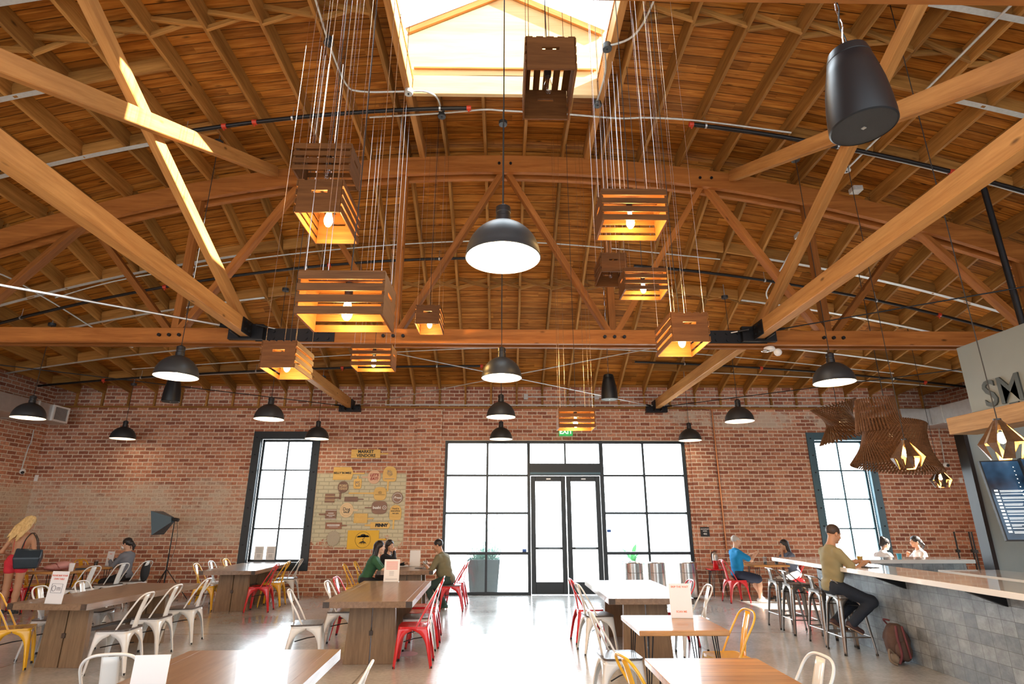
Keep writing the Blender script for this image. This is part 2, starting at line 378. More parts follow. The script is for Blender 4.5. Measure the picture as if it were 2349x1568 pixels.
    hh = N.math('ADD', N.math('MULTIPLY', br.outputs['Fac'], -1.0), N.math('MULTIPLY', sm.outputs[0], 0.5)); N.bump(hh, 0.6, 0.012)
    return N.mat
M['brick'] = mat_brick('old brick wall')
def mat_floor():
    N = NT('polished concrete floor'); tc = N.n('ShaderNodeTexCoord'); V = tc.outputs['Object']
    a = N.n('ShaderNodeTexNoise', i_Vector=V, i_Scale=0.9, i_Detail=8.0, i_Roughness=0.62, i_Distortion=0.6)
    b = N.n('ShaderNodeTexNoise', i_Vector=V, i_Scale=26.0, i_Detail=4.0)
    c = N.ramp(a.outputs[0], [(0.3, (0.30,0.295,0.28)), (0.5, (0.43,0.42,0.40)), (0.7, (0.56,0.55,0.52))])
    c = N.mix(0.35, c, N.ramp(b.outputs[0], [(0.35, (0.32,0.31,0.30)), (0.65, (0.56,0.54,0.50))]))
    sp = N.n('ShaderNodeSeparateXYZ', i_0=V)     # saw cuts
    for k, (ax, w) in enumerate(((0, 4.1), (1, 4.6))):
        f = N.math('FRACT', N.math('ADD', N.math('DIVIDE', sp.outputs[ax], w), 0.03 if ax else 0.37)); e = N.math('MINIMUM', f, N.math('SUBTRACT', 1.0, f))
        c = N.mix(1.0, c, N.ramp(e, [(0.0006, 0.3), (0.0012, 1.0)]), 'MULTIPLY')
    N.base(c); N.set(Roughness=N.ramp(a.outputs[0], [(0.3, 0.16), (0.7, 0.28)]), Specular_IOR_Level=0.6, Coat_Weight=0.45, Coat_Roughness=0.13)
    return N.mat
M['floor'] = mat_floor()
def mat_tile():
    N = NT('grey counter tiles'); tc = N.n('ShaderNodeTexCoord'); sp = N.n('ShaderNodeSeparateXYZ', i_0=tc.outputs['Object'])
    cb = N.n('ShaderNodeCombineXYZ', i_0=N.math('ADD', sp.outputs[0], sp.outputs[1]), i_1=sp.outputs[2])
    br = N.n('ShaderNodeTexBrick', i_Vector=cb.outputs[0], i_Scale=1.0, i_Mortar_Size=0.0022, i_Brick_Width=0.155, i_Row_Height=0.135)
    br.offset = 0.0; br.inputs['Color1'].default_value = (0,0,0,1); br.inputs['Color2'].default_value = (1,1,1,1)
    nz = N.n('ShaderNodeTexNoise', i_Vector=cb.outputs[0], i_Scale=9.0, i_Detail=7.0, i_Roughness=0.7)
    c = N.ramp(br.outputs['Color'], [(0.0, (0.19,0.215,0.235)), (1.0, (0.34,0.37,0.39))])
    c = N.mix(1.0, c, N.ramp(nz.outputs[0], [(0.3, 0.6), (0.7, 1.35)]), 'MULTIPLY')
    c = N.mix(br.outputs['Fac'], c, (0.09,0.09,0.09)); N.base(c); N.set(Roughness=0.42); N.bump(nz.outputs[0], 0.15, 0.003); return N.mat
M['tile'] = mat_tile()
M['ground'] = pbr('outside paving', (0.62,0.61,0.58), 0.8, scale=2)
# ================================================================ SHELL
def struct(o): o['kind'] = 'structure'; return o
struct(MB().box(-XW-0.3, XW+0.3, -3.0, YW+0.30, -0.12, 0.0).build('floor', M['floor']))
def holed(name, mat, axis, a0, a1, b0, b1, z0, z1, holes):
    """wall slab: axis 'x' runs along x between a0,a1 (thickness b0..b1), axis 'y' likewise along y"""
    A = sorted({a0, a1, *[h[0] for h in holes], *[h[1] for h in holes]}); Z = sorted({z0, z1, *[h[2] for h in holes], *[h[3] for h in holes]})
    b = MB()
    for i in range(len(A)-1):
        for j in range(len(Z)-1):
            ca, cz = (A[i]+A[i+1])/2, (Z[j]+Z[j+1])/2
            if any(h[0] < ca < h[1] and h[2] < cz < h[3] for h in holes): continue
            if axis == 'x': b.box(A[i], A[i+1], b0, b1, Z[j], Z[j+1])
            else: b.box(b0, b1, A[i], A[i+1], Z[j], Z[j+1])
    bm_o = b.build(name, mat); struct(bm_o); return bm_o
ENT = (-1.36, 4.24, 0.0, 3.32); WL = (-5.78, -4.28, 0.52, 3.50); WR = (7.15, 8.65, 0.52, 3.50)
wb = holed('wall_back', M['brick'], 'x', -XW-0.3, XW+0.3, YW, YW+0.32, 0.0, 4.66, [ENT, WL, WR])
wl = holed('wall_left', M['brick'], 'y', -3.0, YW, -XW-0.3, -XW, 0.0, 4.60, [])
wr = holed('wall_right', M['brick'], 'y', -3.0, YW, XW, XW+0.3, 0.0, 4.60, [(10.1, 11.5, 0.9, 3.3)])
# shallow brick piers either side of the entrance
struct(MB().box(-2.02, -1.44, YW-0.07, YW+0.01, 0.0, 4.05).build('trim_1', M['brick']))
struct(MB().box(4.34, 4.88, YW-0.07, YW+0.01, 0.0, 4.05).build('trim_2', M['brick']))
# timber ledger along the top of the entrance wall with a stud under every joist
NJ = 17; JX = [0.305+0.61*k for k in range(NJ)]; JX = [-x for x in reversed(JX)]+JX
lg = struct(MB().box(-XW, XW, YW-0.05, YW, 4.07, 4.11).build('trim_3', M['joist']))
for x in JX: timber('stud', (x, YW-0.03, 4.11), (x, YW-0.03, 4.42), 0.045, 0.05, M['joist'], lg, up=(0,1,0))
struct(MB().box(-XW, XW, YW-0.03, YW+0.02, 4.60, 4.68).build('trim_4', M['joist']))
# ---------------------------------------------------------------- roof deck
SKX, SKY0, SKY1 = 1.25, 3.45, 6.25
HJ = 0.24
xs = sorted(set([-XW-0.3, XW+0.3, -SKX, SKX, 0.0]+JX)); ysn = [-3.0, 0, 1.95, SKY0, 4.8, SKY1, 7.0, YT]; yse = [YT+(YW+0.3-YT)*i/6 for i in range(7)]
def deckmesh(ys, hole):
    b = MB()
    for i in range(len(xs)-1):
        for j in range(len(ys)-1):
            cx, cy = (xs[i]+xs[i+1])/2, (ys[j]+ys[j+1])/2
            if hole and abs(cx) < SKX and SKY0 < cy < SKY1: continue
            P = [(xs[i], ys[j]), (xs[i+1], ys[j]), (xs[i+1], ys[j+1]), (xs[i], ys[j+1])]
            lo = [(x, y, zc(x, y)+HJ) for x, y in P]; hi = [(x, y, z+0.05) for x, y, z in lo]
            b.add(lo+hi, [(0,1,2,3), (4,7,6,5), (0,4,5,1), (1,5,6,2), (2,6,7,3), (3,7,4,0)])
    return b
dk = deckmesh(ysn, True); dk2 = deckmesh(yse, False); dk.add(dk2.v, dk2.f)
struct(dk.build('ceiling', M['deck']))
# ---------------------------------------------------------------- joists
def side(x): return 'right' if x > 0 else 'left'
def ordx(x): return ORD[min(17, int((abs(x)-0.3)/0.61+0.1))]
for x in JX:
    sk = abs(x) < SKX
    y0 = SKY1+0.04 if sk else YN
    o = timber('roof_joist', (x, y0, zc(x)+HJ/2), (x, YT-0.02, zc(x)+HJ/2), 0.045, HJ, M['joist'])
    tag(o, ('short joist between skylight and truss, %s to the %s of the middle' if sk else 'joist of the level roof before the truss, %s to the %s of the middle') % (ordx(x), side(x)), 'joist', 'joists of the level roof')
    o = timber('roof_joist', (x, YT+0.02, zc(x)+HJ/2), (x, YW+0.1, 4.40+HJ/2), 0.045, HJ, M['joist'])
    tag(o, 'wooden roof joist sloping down to the entrance wall, %s to the %s of the middle' % (ordx(x), side(x)), 'joist', 'joists sloping to the entrance wall')
for s in (-1, 1):
    x = s*(SKX+0.05)
    o = timber('skylight_trimmer', (x, YN, zc(x)+HJ/2-0.01), (x, YT-0.02, zc(x)+HJ/2-0.01), 0.085, HJ+0.02, M['brace'])
    tag(o, 'doubled wooden beam along the %s edge of the skylight' % side(x), 'beam')
o = timber('skylight_header', (-SKX, SKY1+0.02, 7.07+HJ/2), (SKX, SKY1+0.02, 7.07+HJ/2), 0.06, HJ+0.06, M['ply']); tag(o, 'wooden header beam across the near end of the short joists, under the skylight gable', 'beam')
o = timber('skylight_header', (-SKX, SKY0-0.02, 7.07+HJ/2), (SKX, SKY0-0.02, 7.07+HJ/2), 0.06, HJ+0.06, M['ply']); tag(o, 'wooden header beam overhead at the other end of the skylight', 'beam')
# cross bridging between the joists: two crossed slats in each gap
def bridging(y, label, skip):
    for a, b in zip(JX[:-1], JX[1:]):
        if skip and (abs(a) < SKX+0.1 and abs(b) < SKX+0.1 or abs((a+b)/2) < SKX+0.3): continue
        m = (a+b)/2; z = zc(m, y); t = thing('cross_bridging', label % (ORD[min(17, int(abs(m)/0.61+0.1))] , side(m) if abs(m) > .1 else 'middle'), 'bridging', (m, y, z), 0, 'crossed slats between the roof joists')
        za, zb = zc(a, y)-z, zc(b, y)-z
        timber('slat', (a-m, 0.025, za+0.02), (b-m, 0.025, zb+HJ-0.03), 0.035, 0.06, M['joist'], t)
        timber('slat', (a-m, -0.025, za+HJ-0.03), (b-m, -0.025, zb+0.02), 0.035, 0.06, M['joist'], t)
bridging(5.0, 'crossed wooden slats between joists of the level roof, %s gap %s of the middle', True)
bridging(10.2, 'crossed wooden slats between the sloping joists, %s gap %s of the middle', False)
# ---------------------------------------------------------------- skylight lantern
sky = thing('skylight', 'gabled glass roof lantern glowing white over the middle of the hall', 'skylight', (0, 4.85, 7.31))
EV, PK = 8.12, 8.86
def gable(y, nm):
    b = MB().prism([(-1.38, 7.31), (1.38, 7.31), (1.38, EV), (0, PK), (-1.38, EV)], 0.03, Matrix.Translation((0, y-4.85, -7.31)))
    g = b.build(nm, M['ply'], sky)
    for s in (-1, 1): timber('rake_board', (s*1.38, y-4.85-0.03, EV-7.31-0.03), (0, y-4.85-0.03, PK-7.31-0.05), 0.04, 0.10, M['brace'], g)
    timber('rail', (-1.25, y-4.87, 0.16), (1.25, y-4.87, 0.16), 0.03, 0.03, M['brace'], g)
gable(SKY1+0.02, 'gable_panel')
b = MB(); b.box(-1.38, 1.38, SKY0-4.87, SKY0-4.84, 0.0, EV-7.31); b.build('end_panel', M['ply'], sky)
for s in (-1, 1):
    MB().box(min(s*1.36, s*1.39), max(s*1.36, s*1.39), SKY0-4.85, SKY1-4.85, 0.02, EV-7.31).build('side_pane', M['glass'], sky)
    MB().add([(s*1.42, SKY0-4.85, EV-7.31), (s*1.42, SKY1-4.85+0.05, EV-7.31), (0, SKY1-4.85+0.05, PK-7.31), (0, SKY0-4.85, PK-7.31)], [(0,1,2,3)]).build('roof_pane', M['glass'], sky, solid=0.01)
    timber('curb', (s*1.31, SKY0-4.85, -0.06), (s*1.31, SKY1-4.85, -0.06), 0.10, 0.14, M['ply'], sky)
# ---------------------------------------------------------------- bowstring trusses
def truss(y, label, full=True):
    t = thing('roof_truss', label, 'truss', (0, y, 4.0))
    o = (0, y, 4.0)
    XE = 10.5; n = 42
    for nm, dy in (('top_chord', -0.095), ('top_chord', 0.095)):
        b = MB(); vs = []
        for i in range(n+1):
            x = -XE+2*XE*i/n; zt = zc(x, 0)-0.0
            for (yy, zz) in ((dy-0.035, zt-0.30), (dy+0.035, zt-0.30), (dy+0.035, zt), (dy-0.035, zt)): vs.append((x, yy, zz-4.0))
        fs = []
        for i in range(n):
            for k in range(4): l = (k+1) % 4; fs.append((i*4+k, i*4+l, (i+1)*4+l, (i+1)*4+k))
        b.add(vs, fs+[(0,1,2,3), (n*4+3, n*4+2, n*4+1, n*4)]); b.build(nm, M['truss'], t)
        timber('bottom_chord', (-XE, dy, 0.065), (XE, dy, 0.065), 0.07, 0.21, M['truss'], t)
    b = MB()
    for i in range(n+1):
        x = -XE+2*XE*i/n
    tn = [0.0, 3.15, 6.35, 9.3]; bn = [1.573, 4.72, 7.85]
    for s in (-1, 1):
        for i, xb in enumerate(bn):
            for xt in (tn[i], tn[i+1]):
                timber('diagonal', (s*xt, 0, zc(xt)-0.17-4), (s*xb, 0, 0.06), 0.085, 0.135, M['truss'], t, up=(0,1,0))
                # turned so its wide face looks along the hall
            timber('post', (s*xb, 0.0, 0.0), (s*xb, 0.0, zc(xb)-0.1-4), 0.10, 0.12, M['truss'], t, up=(0,1,0))
        for xb in bn:
            bb = MB()
            for dx in (-0.14, 0, 0.14): bb.cyl((s*xb+dx, -0.16, 0.06), (s*xb+dx, 0.16, 0.06), 0.024, 8)
            bb.build('bolt_row', M['steel_black'], t)
        for xt in tn[:3]:
            bb = MB()
            for dx in (-0.09, 0.09): bb.cyl((s*xt+dx, -0.15, zc(xt)-0.15-4), (s*xt+dx, 0.15, zc(xt)-0.15-4), 0.022, 8)
            if xt or s > 0: bb.build('bolt_row', M['steel_black'], t)
        # splice plates on the lower chord
        pb = MB(); x0, x1 = (-3.50, -2.40) if s < 0 else (2.62, 3.75)
        pb.box(x0, x1, -0.145, -0.132, -0.03, 0.16)
        for k in range(7):
            for zz in (0.015, 0.115): pb.cyl((x0+0.09+k*(x1-x0-0.18)/6, -0.165, zz), (x0+0.09+k*(x1-x0-0.18)/6, -0.14, zz), 0.022, 8)
        pb.build('splice_plate', M['steel_black'], t)
    return t
truss(YT, 'curved bowstring roof truss of orange wood, spanning the whole hall')
truss(YN, 'bowstring roof truss nearest the viewer, above the skylight end')
# ---------------------------------------------------------------- longitudinal ties and crossed braces
def brace(name, p0, p1, w, h, label):
    o = timber(name, p0, p1, w, h, M['brace'], bevel=0.008); tag(o, label, 'beam'); return o
for s in (-1, 1):
    X = s*3.62; sd = side(s)
    brace('tie_beam', (X, YN, 4.12), (X, YT-0.16, 4.12), 0.14, 0.20, 'thick wooden tie beam running from overhead to the truss on the %s side' % sd)
    brace('tie_beam', (X, YT+0.16, 4.14), (X, YW-0.12, 4.16), 0.14, 0.20, 'thick wooden tie beam from the truss to the entrance wall on the %s side' % sd)
    brace('brace_beam', (X-s*0.0, YN, 4.05), (X, YT-0.14, 6.72), 0.10, 0.17, 'wooden brace rising toward the truss top on the %s side' % sd).location.x -= s*0.055
    brace('brace_beam', (X, YN, 6.85), (X, YT-0.2, 4.22), 0.10, 0.15, 'wooden brace coming down to the truss foot on the %s side' % sd).location.x += s*0.055
    # steel seats
    t = thing('beam_bracket', 'black steel bracket where the %s tie beam meets the truss' % sd, 'bracket', (X, YT, 4.0))
    b = MB(); b.box(-0.24, 0.24, -0.22, -0.15, -0.02, 0.2); b.box(-0.085, -0.072, -0.50, -0.15, -0.0, 0.21); b.box(0.072, 0.085, -0.50, -0.15, 0.0, 0.21); b.build('seat_plate', M['steel_black'], t)
    b = MB()
    for zz in (0.06, 0.16):
        for yy in (-0.3, -0.42): b.cyl((-0.11, yy, zz), (0.11, yy, zz), 0.02, 8)
    b.build('bolt_row', M['steel_black'], t)
    t = thing('wall_bracket', 'black steel bracket holding the %s tie beam on the entrance wall' % sd, 'bracket', (X, YW, 4.0))
    b = MB(); b.box(-0.25, 0.25, -0.12, 0.0, -0.02, 0.12); b.box(-0.09, -0.075, -0.3, 0, 0.0, 0.24); b.box(0.075, 0.09, -0.3, 0, 0, 0.24); b.build('seat_plate', M['steel_black'], t)
    b = MB()
    for xx in (-0.2, -0.12, 0.12, 0.2): b.cyl((xx, -0.15, 0.05), (xx, -0.1, 0.05), 0.018, 8)
    b.build('bolt_row', M['steel_black'], t)
# tension rods in the plane of the lower chords
def rod(p0, p1, r, label, mat='galv'):
    p0, p1 = Vector(p0), Vector(p1); t = thing('tie_rod', label, 'rod', p0)
    MB().cyl((0,0,0), p1-p0, r, 8).build('rod', M[mat], t, smooth=40)
    d = (p1-p0).normalized(); b = MB()
    for f in (0.0, 1.0): q = (p1-p0)*f; s = d if f == 0 else -d; b.cyl(q, q+s*0.16, r*1.9, 8)
    b.build('turnbuckle', M['steel_black'], t, smooth=40)
rod((-3.45, YT-0.3, 4.16), (3.45, YW-0.2, 4.12), 0.009, 'thin steel rod from the left truss bracket to the right wall bracket')
rod((3.45, YT-0.3, 4.13), (-3.45, YW-0.2, 4.10), 0.009, 'thin steel rod from the right truss bracket to the left wall bracket')
rod((-3.8, YT-0.25, 4.14), (-9.6, 3.2, 4.14), 0.016, 'bright steel rod running left and forward from the left truss bracket')
rod((3.8, YT-0.25, 4.13), (9.6, 3.2, 4.13), 0.009, 'dark steel rod running right and forward from the right truss bracket', 'steel_black')
rod((3.8, YW-0.2, 4.1), (10.3, YT, 4.12), 0.009, 'thin dark rod from the right wall bracket toward the duct', 'steel_black')
rod((-3.8, YW-0.2, 4.1), (-10.3, YT+0.6, 4.12), 0.009, 'thin dark rod from the left wall bracket toward the corner', 'steel_black')
# ---------------------------------------------------------------- windows
def window(n, R, mat, cols, rows, label):
    x0, x1, z0, z1 = R; w = struct(bpy.data.objects.new('window_%d' % n, None)); COL.objects.link(w); w.location = ((x0+x1)/2, YW, 0)
    hw = (x1-x0)/2; b = MB(); F = 0.15; D0, D1 = -0.03, 0.10
    for a in ((-hw-0.02, -hw+F, z0-0.02, z1+0.02), (hw-F, hw+0.02, z0-0.02, z1+0.02), (-hw+F, hw-F, z0-0.02, z0+F), (-hw+F, hw-F, z1-F, z1+0.02)): b.box(a[0], a[1], D0, D1, a[2], a[3])
    g = 0.055
    for a in ((-hw+F, -hw+F+g, z0+F, z1-F), (hw-F-g, hw-F, z0+F, z1-F), (-hw+F, hw-F, z0+F, z0+F+g), (-hw+F, hw-F, z1-F-g, z1-F)): b.box(a[0], a[1], 0.10, 0.16, a[2], a[3])
    b.build('window_frame', mat, w, bevel=0.004, segs=1)
    gx0, gx1, gz0, gz1 = -hw+F+g, hw-F-g, z0+F+g, z1-F-g; b = MB()
    for i in range(1, cols): x = gx0+(gx1-gx0)*i/cols; b.box(x-0.018, x+0.018, 0.11, 0.15, gz0, gz1)
    for i in range(1, rows): z = gz0+(gz1-gz0)*i/rows; b.box(gx0, gx1, 0.112, 0.148, z-0.016, z+0.016)
    b.build('muntins', mat, w); MB().box(gx0-0.02, gx1+0.02, 0.127, 0.133, gz0-0.02, gz1+0.02).build('pane', M['glass'], w)
    b = MB()
    for s in (-1, 1):
        for k in range(8): z = z0+0.12+k*(z1-z0-0.24)/7; b.cyl((s*(hw-0.06), D0-0.015, z), (s*(hw-0.06), D0+0.01, z), 0.016, 8)
    b.build('bolts', M['steel_black'], w)
    return w
window(1, WL, M['frame'], 2, 4, ''); window(2, WR, M['frame_blue'], 2, 4, '')
# entrance: steel and glass storefront (window_3, window_4, window_5) with a pair of doors
def bars(nm, verts, horis, x0, x1, z0, z1, panes):
    w = struct(bpy.data.objects.new(nm, None)); COL.objects.link(w); w.location = ((x0+x1)/2, YW+0.08, 0); c = (x0+x1)/2; b = MB()
    for x, t in verts: b.box(x-t/2-c, x+t/2-c, -0.05, 0.05, z0, z1)
    for z, t in horis: b.box(x0-c, x1-c, -0.042, 0.042, z-t/2, z+t/2)
    b.build('window_frame', M['frame'], w, bevel=0.004, segs=1)
    MB().box(x0-c, x1-c, -0.003, 0.003, z0, z1).build('pane', M['glass'], w)
    return w
bars('window_3', [(-1.33, 0.07), (-0.375, 0.05), (0.58, 0.07)], [(0.03, 0.06), (0.85, 0.06), (1.70, 0.05), (2.53, 0.045), (3.29, 0.06)], -1.36, 0.61, 0, 3.32, 0)
bars('window_4', [(2.27, 0.09), (3.25, 0.05), (4.20, 0.08)], [(0.03, 0.06), (0.85, 0.06), (1.70, 0.05), (2.53, 0.045), (3.29, 0.06)], 2.23, 4.24, 0, 3.32, 0)
bars('window_5', [(1.43, 0.04)], [(3.29, 0.06)], 0.61, 2.23, 2.80, 3.32, 0)
hd = struct(MB().box(0.60, 2.24, YW+0.0, YW+0.16, 2.53, 2.80).build('trim_5', M['frame'], bevel=0.005))
MB().box(0.61, 2.23, YW-0.012, YW, 2.55, 2.60).build('sill', M['frame_blue'], hd)
text_mesh('lettering', 'THIS DOOR TO REMAIN UNLOCKED DURING BUSINESS HOURS', 0.028, M['whiteink'], hd, Matrix.Translation((1.43, YW-0.002, 2.515)) @ Matrix.Rotation(PI/2, 4, 'X'), 0.001)
for n, (x0, x1) in enumerate(((0.625, 1.42), (1.44, 2.215))):
    d = struct(bpy.data.objects.new('door_%d' % (n+1), None)); COL.objects.link(d); d.location = ((x0+x1)/2, YW+0.08, 0); h = (x1-x0)/2; b = MB()
    st = 0.105
    b.box(-h, -h+st, -0.03, 0.03, 0.01, 2.52); b.box(h-st, h, -0.03, 0.03, 0.01, 2.52); b.box(-h+st, h-st, -0.03, 0.03, 0.01, 0.26); b.box(-h+st, h-st, -0.03, 0.03, 2.40, 2.52)
    b.box(-h+st, h-st, -0.028, 0.028, 0.93, 0.975); b.build('door_frame', M['frame'], d, bevel=0.004, segs=1)
    MB().box(-h+st, h-st, -0.003, 0.003, 0.26, 2.40).build('pane', M['glass'], d)
    s = 1 if n == 0 else -1
    MB().tube([(s*(h-0.16), -0.03, 0.95), (s*(h-0.16), -0.09, 0.95), (-s*(h-0.16), -0.09, 0.95), (-s*(h-0.16), -0.03, 0.95)], 0.013, 8).build('push_bar', M['frame'], d, smooth=40)
    MB().box(-0.04, 0.06, -0.05, -0.03, 2.44, 2.465).build('closer_plate', M['galv'], d)
# ---------------------------------------------------------------- outside
struct(MB().box(-40, 40, YW+0.3, 60, -0.14, -0.02).build('outside_paving', M['ground']))
M['lav'] = pbr('silver green leaves', (0.35,0.55,0.48), 0.6); M['leaf'] = pbr('green leaves', (0.25,0.6,0.3), 0.5); M['planter'] = pbr('slate planter', (0.17,0.23,0.25), 0.6)
def rodset(b, n, cx, cy, z, spread, hmin, hmax, r, rng):
    for i in range(n):
        a = rng.uniform(0, 2*PI); rr = rng.uniform(0, 0.26); h = rng.uniform(hmin, hmax); o = rng.uniform(0.1, 1)*spread
        p = Vector((cx+rr*math.cos(a), cy+rr*math.sin(a), z)); q = p+Vector((o*math.cos(a), o*math.sin(a), h)); m = (p+q)/2+Vector((0, 0, h*0.18))
        b.tube([p, m, q], [r, r*0.8, r*0.25], 4)
def blade(b, p, d, L, w, sag):
    p = Vector(p); d = Vector(d).normalized(); sd = d.cross(Vector((0,0,1))); sd = sd.normalized() if sd.length > 0.05 else Vector((1,0,0)); vs = []; n = 6
    for i in range(n+1):
        t = i/n; c = p+d*L*t+Vector((0,0,-sag*t*t)); ww = w*math.sin(PI*min(1, 0.12+0.88*t))*0.5+0.003; vs += [c-sd*ww, c+sd*ww]
    b.add(vs, [(2*i, 2*i+1, 2*i+3, 2*i+2) for i in range(n)])
rng = random.Random(3)
pl = thing('planter', 'tall grey tapered planter of pale shrubs outside, left of the doors', 'planter', (-0.44, 13.95, -0.02))
b = MB(); b.add([(-0.30,-0.3,0),(0.30,-0.3,0),(0.30,0.3,0),(-0.30,0.3,0),(-0.36,-0.36,0.72),(0.36,-0.36,0.72),(0.36,0.36,0.72),(-0.36,0.36,0.72)], [(0,3,2,1),(0,1,5,4),(1,2,6,5),(2,3,7,6),(3,0,4,7)]); b.build('pot', M['planter'], pl, bevel=0.01, solid=0.03)
b = MB(); rodset(b, 220, 0, 0, 0.66, 0.28, 0.12, 0.34, 0.008, rng)
for i in range(300):
    a = rng.uniform(0, 2*PI); p = Vector((rng.uniform(-.4,.4), rng.uniform(-.4,.4), rng.uniform(0.7, 0.95))); blade(b, p, (math.cos(a), math.sin(a), rng.uniform(-0.2, 1)), 0.10, 0.012, 0.02)
b.build('low_foliage', M['lav'], pl)
b = MB(); rodset(b, 46, 0.1, 0, 0.7, 0.35, 0.5, 1.15, 0.005, rng)
for i in range(200):
    a = rng.uniform(0, 2*PI); blade(b, (rng.uniform(-.35,.4), rng.uniform(-.3,.3), rng.uniform(0.9, 1.7)), (math.cos(a), math.sin(a), 0.6), 0.07, 0.012, 0.01)
b.build('tall_sprigs', M['lav'], pl)
pp = thing('potted_palm', 'green broad-leaved palm in a pot outside, right of the doors', 'plant', (3.15, 14.6, -0.02))
MB().lathe([(0.001, 0), (0.22, 0), (0.30, 0.6), (0.27, 0.6), (0.25, 0.5), (0.001, 0.5)], 20).build('pot', M['planter'], pp, smooth=40)
b = MB()
for i in range(26):
    a = 2*PI*i/26*5.1; e = rng.uniform(0.15, 1.5); blade(b, (0, 0, 0.5+rng.uniform(0, 0.25)), (math.cos(a), math.sin(a), e), rng.uniform(0.45, 0.75), 0.10, 0.16)
b.build('leaves', M['leaf'], pp)
# ================================================================ CEILING FITTINGS
def Zp(x, y, d=0.0): return zc(x, y)-d
def along(x0, x1, y, d, n=24): return [Vector((x0+(x1-x0)*i/n, y, Zp(x0+(x1-x0)*i/n, y, d))) for i in range(n+1)]
def piece(name, label, cat, pts, r, mat, n=8, extra=None, group=None):
    p0 = Vector(pts[0]); t = thing(name, label, cat, p0, 0, group)
    MB().tube([Vector(p)-p0 for p in pts], r, n).build('tube', M[mat], t, smooth=50)
    if extra: extra(t, p0)
    return t
def clips(xs_, y, d, r, mat='galv'):
    def f(t, p0):
        for x in xs_:
            z = Zp(x, y, d); MB().tube([(x-p0.x, y-p0.y, z+r-p0.z), (x-p0.x, y-p0.y, z+d+0.1-p0.z)], 0.004, 6).build('hanger', M[mat], t)
            MB().cyl((x-0.012-p0.x, y-p0.y, z-p0.z), (x+0.012-p0.x, y-p0.y, z-p0.z), r*1.25, 10).build('clamp', M[mat], t)
    return f
def redends(xs_, y, d, cl):
    g = clips(cl, y, d, 0.028)
    def f(t, p0):
        g(t, p0)
        for x in xs_:
            z = Zp(x, y, d); b = MB().cyl((x-0.03-p0.x, y-p0.y, z-p0.z), (x+0.03-p0.x, y-p0.y, z-p0.z), 0.036, 10); b.cyl((x-p0.x, y-p0.y, z-p0.z), (x-p0.x, y-p0.y, z-0.065-p0.z), 0.012, 8); b.build('sprinkler', M['redvalve'], t, smooth=40)
    return f
piece('sprinkler_pipe', 'black sprinkler pipe with red end, under the joists left of the skylight end', 'pipe', along(-4.46, -0.52, 6.46, 0.07), 0.028, 'pipe_black', 8, redends([-0.5, -3.8, -3.4], 6.46, 0.07, [-4.3, -2.9, -0.9]))
piece('sprinkler_pipe', 'black sprinkler pipe under the near joists at far left', 'pipe', along(-10.4, -6.2, 6.46, 0.07), 0.028, 'pipe_black', 8, clips([-9, -7], 6.46, 0.07, 0.028))
piece('sprinkler_pipe', 'dark sprinkler pipe before the truss on the right, starting at a red fitting', 'pipe', along(2.6, 10.4, 6.56, 0.07), 0.030, 'pipe_black', 8, redends([2.6, 6.1], 6.56, 0.07, [2.8, 4.6, 6.3, 8.5]))
piece('sprinkler_pipe', 'black sprinkler pipe behind the truss on the left half', 'pipe', along(-10.4, -0.7, 9.45, 0.07), 0.026, 'pipe_black', 8, redends([-6.5, -6.1, -3.2], 9.45, 0.07, [-8.5, -5.2, -3.6, -1.2]))
piece('sprinkler_pipe', 'black sprinkler pipe behind the truss on the right half', 'pipe', along(2.4, 10.4, 9.5, 0.07), 0.026, 'pipe_black', 8, redends([5.6, 7.9], 9.5, 0.07, [3.0, 4.8, 6.8, 9.0]))
piece('sprinkler_pipe', 'black sprinkler pipe nearest the entrance wall on the left', 'pipe', along(-10.2, -0.5, 12.2, 0.06), 0.024, 'pipe_black', 8, redends([-8.8, -3.6, -0.5], 12.2, 0.06, [-8, -5.5, -1.5]))
piece('sprinkler_pipe', 'black sprinkler pipe nearest the entrance wall on the right', 'pipe', along(2.9, 10.2, 12.0, 0.06), 0.024, 'pipe_black', 8, redends([5.7, 9.3], 12.0, 0.06, [4, 7, 8.6]))
# white conduit
def cpath(pts, d=0.03): return [Vector((x, y, Zp(x, y, d))) for x, y in pts]
def smoothp(pts, n=6):
    P = [Vector(p) for p in pts]; out = []
    for i in range(len(P)-1):
        a = P[max(0, i-1)]; b = P[i]; c = P[i+1]; d = P[min(len(P)-1, i+2)]
        for k in range(n):
            t = k/n; out.append(0.5*((2*b)+(c-a)*t+(2*a-5*b+4*c-d)*t*t+(3*b-a-3*c+d)*t**3))
    return out+[P[-1]]
piece('conduit', 'white conduit running forward then bending to the left skylight corner', 'conduit', smoothp(cpath([(-2.0,3.2),(-2.05,4.6),(-2.08,5.3),(-2.06,5.95),(-1.9,6.12),(-1.3,6.16)])), 0.013, 'strap')
piece('conduit', 'short white conduit curving down from the left skylight corner box', 'conduit', smoothp(cpath([(-1.25,6.16),(-1.05,6.18),(-0.92,6.3),(-0.89,6.55)])), 0.013, 'strap')
piece('conduit', 'white conduit crossing under the short joists from the left box to the hanging crate', 'conduit', smoothp(cpath([(-1.9,6.62),(-0.9,6.60),(-0.3,6.54),(0.0,6.56),(0.9,6.6),(1.6,6.62),(2.0,6.56),(2.7,6.52),(3.95,6.5)])), 0.013, 'strap')
piece('conduit', 'white conduit curling beside the right skylight edge', 'conduit', smoothp(cpath([(1.75,3.3),(1.62,4.7),(1.5,5.2),(1.22,5.38)])), 0.013, 'strap')
piece('conduit', 'short white conduit between the two boxes at the right skylight edge', 'conduit', smoothp(cpath([(1.2,5.42),(1.27,5.8),(1.25,6.3)])), 0.013, 'strap')
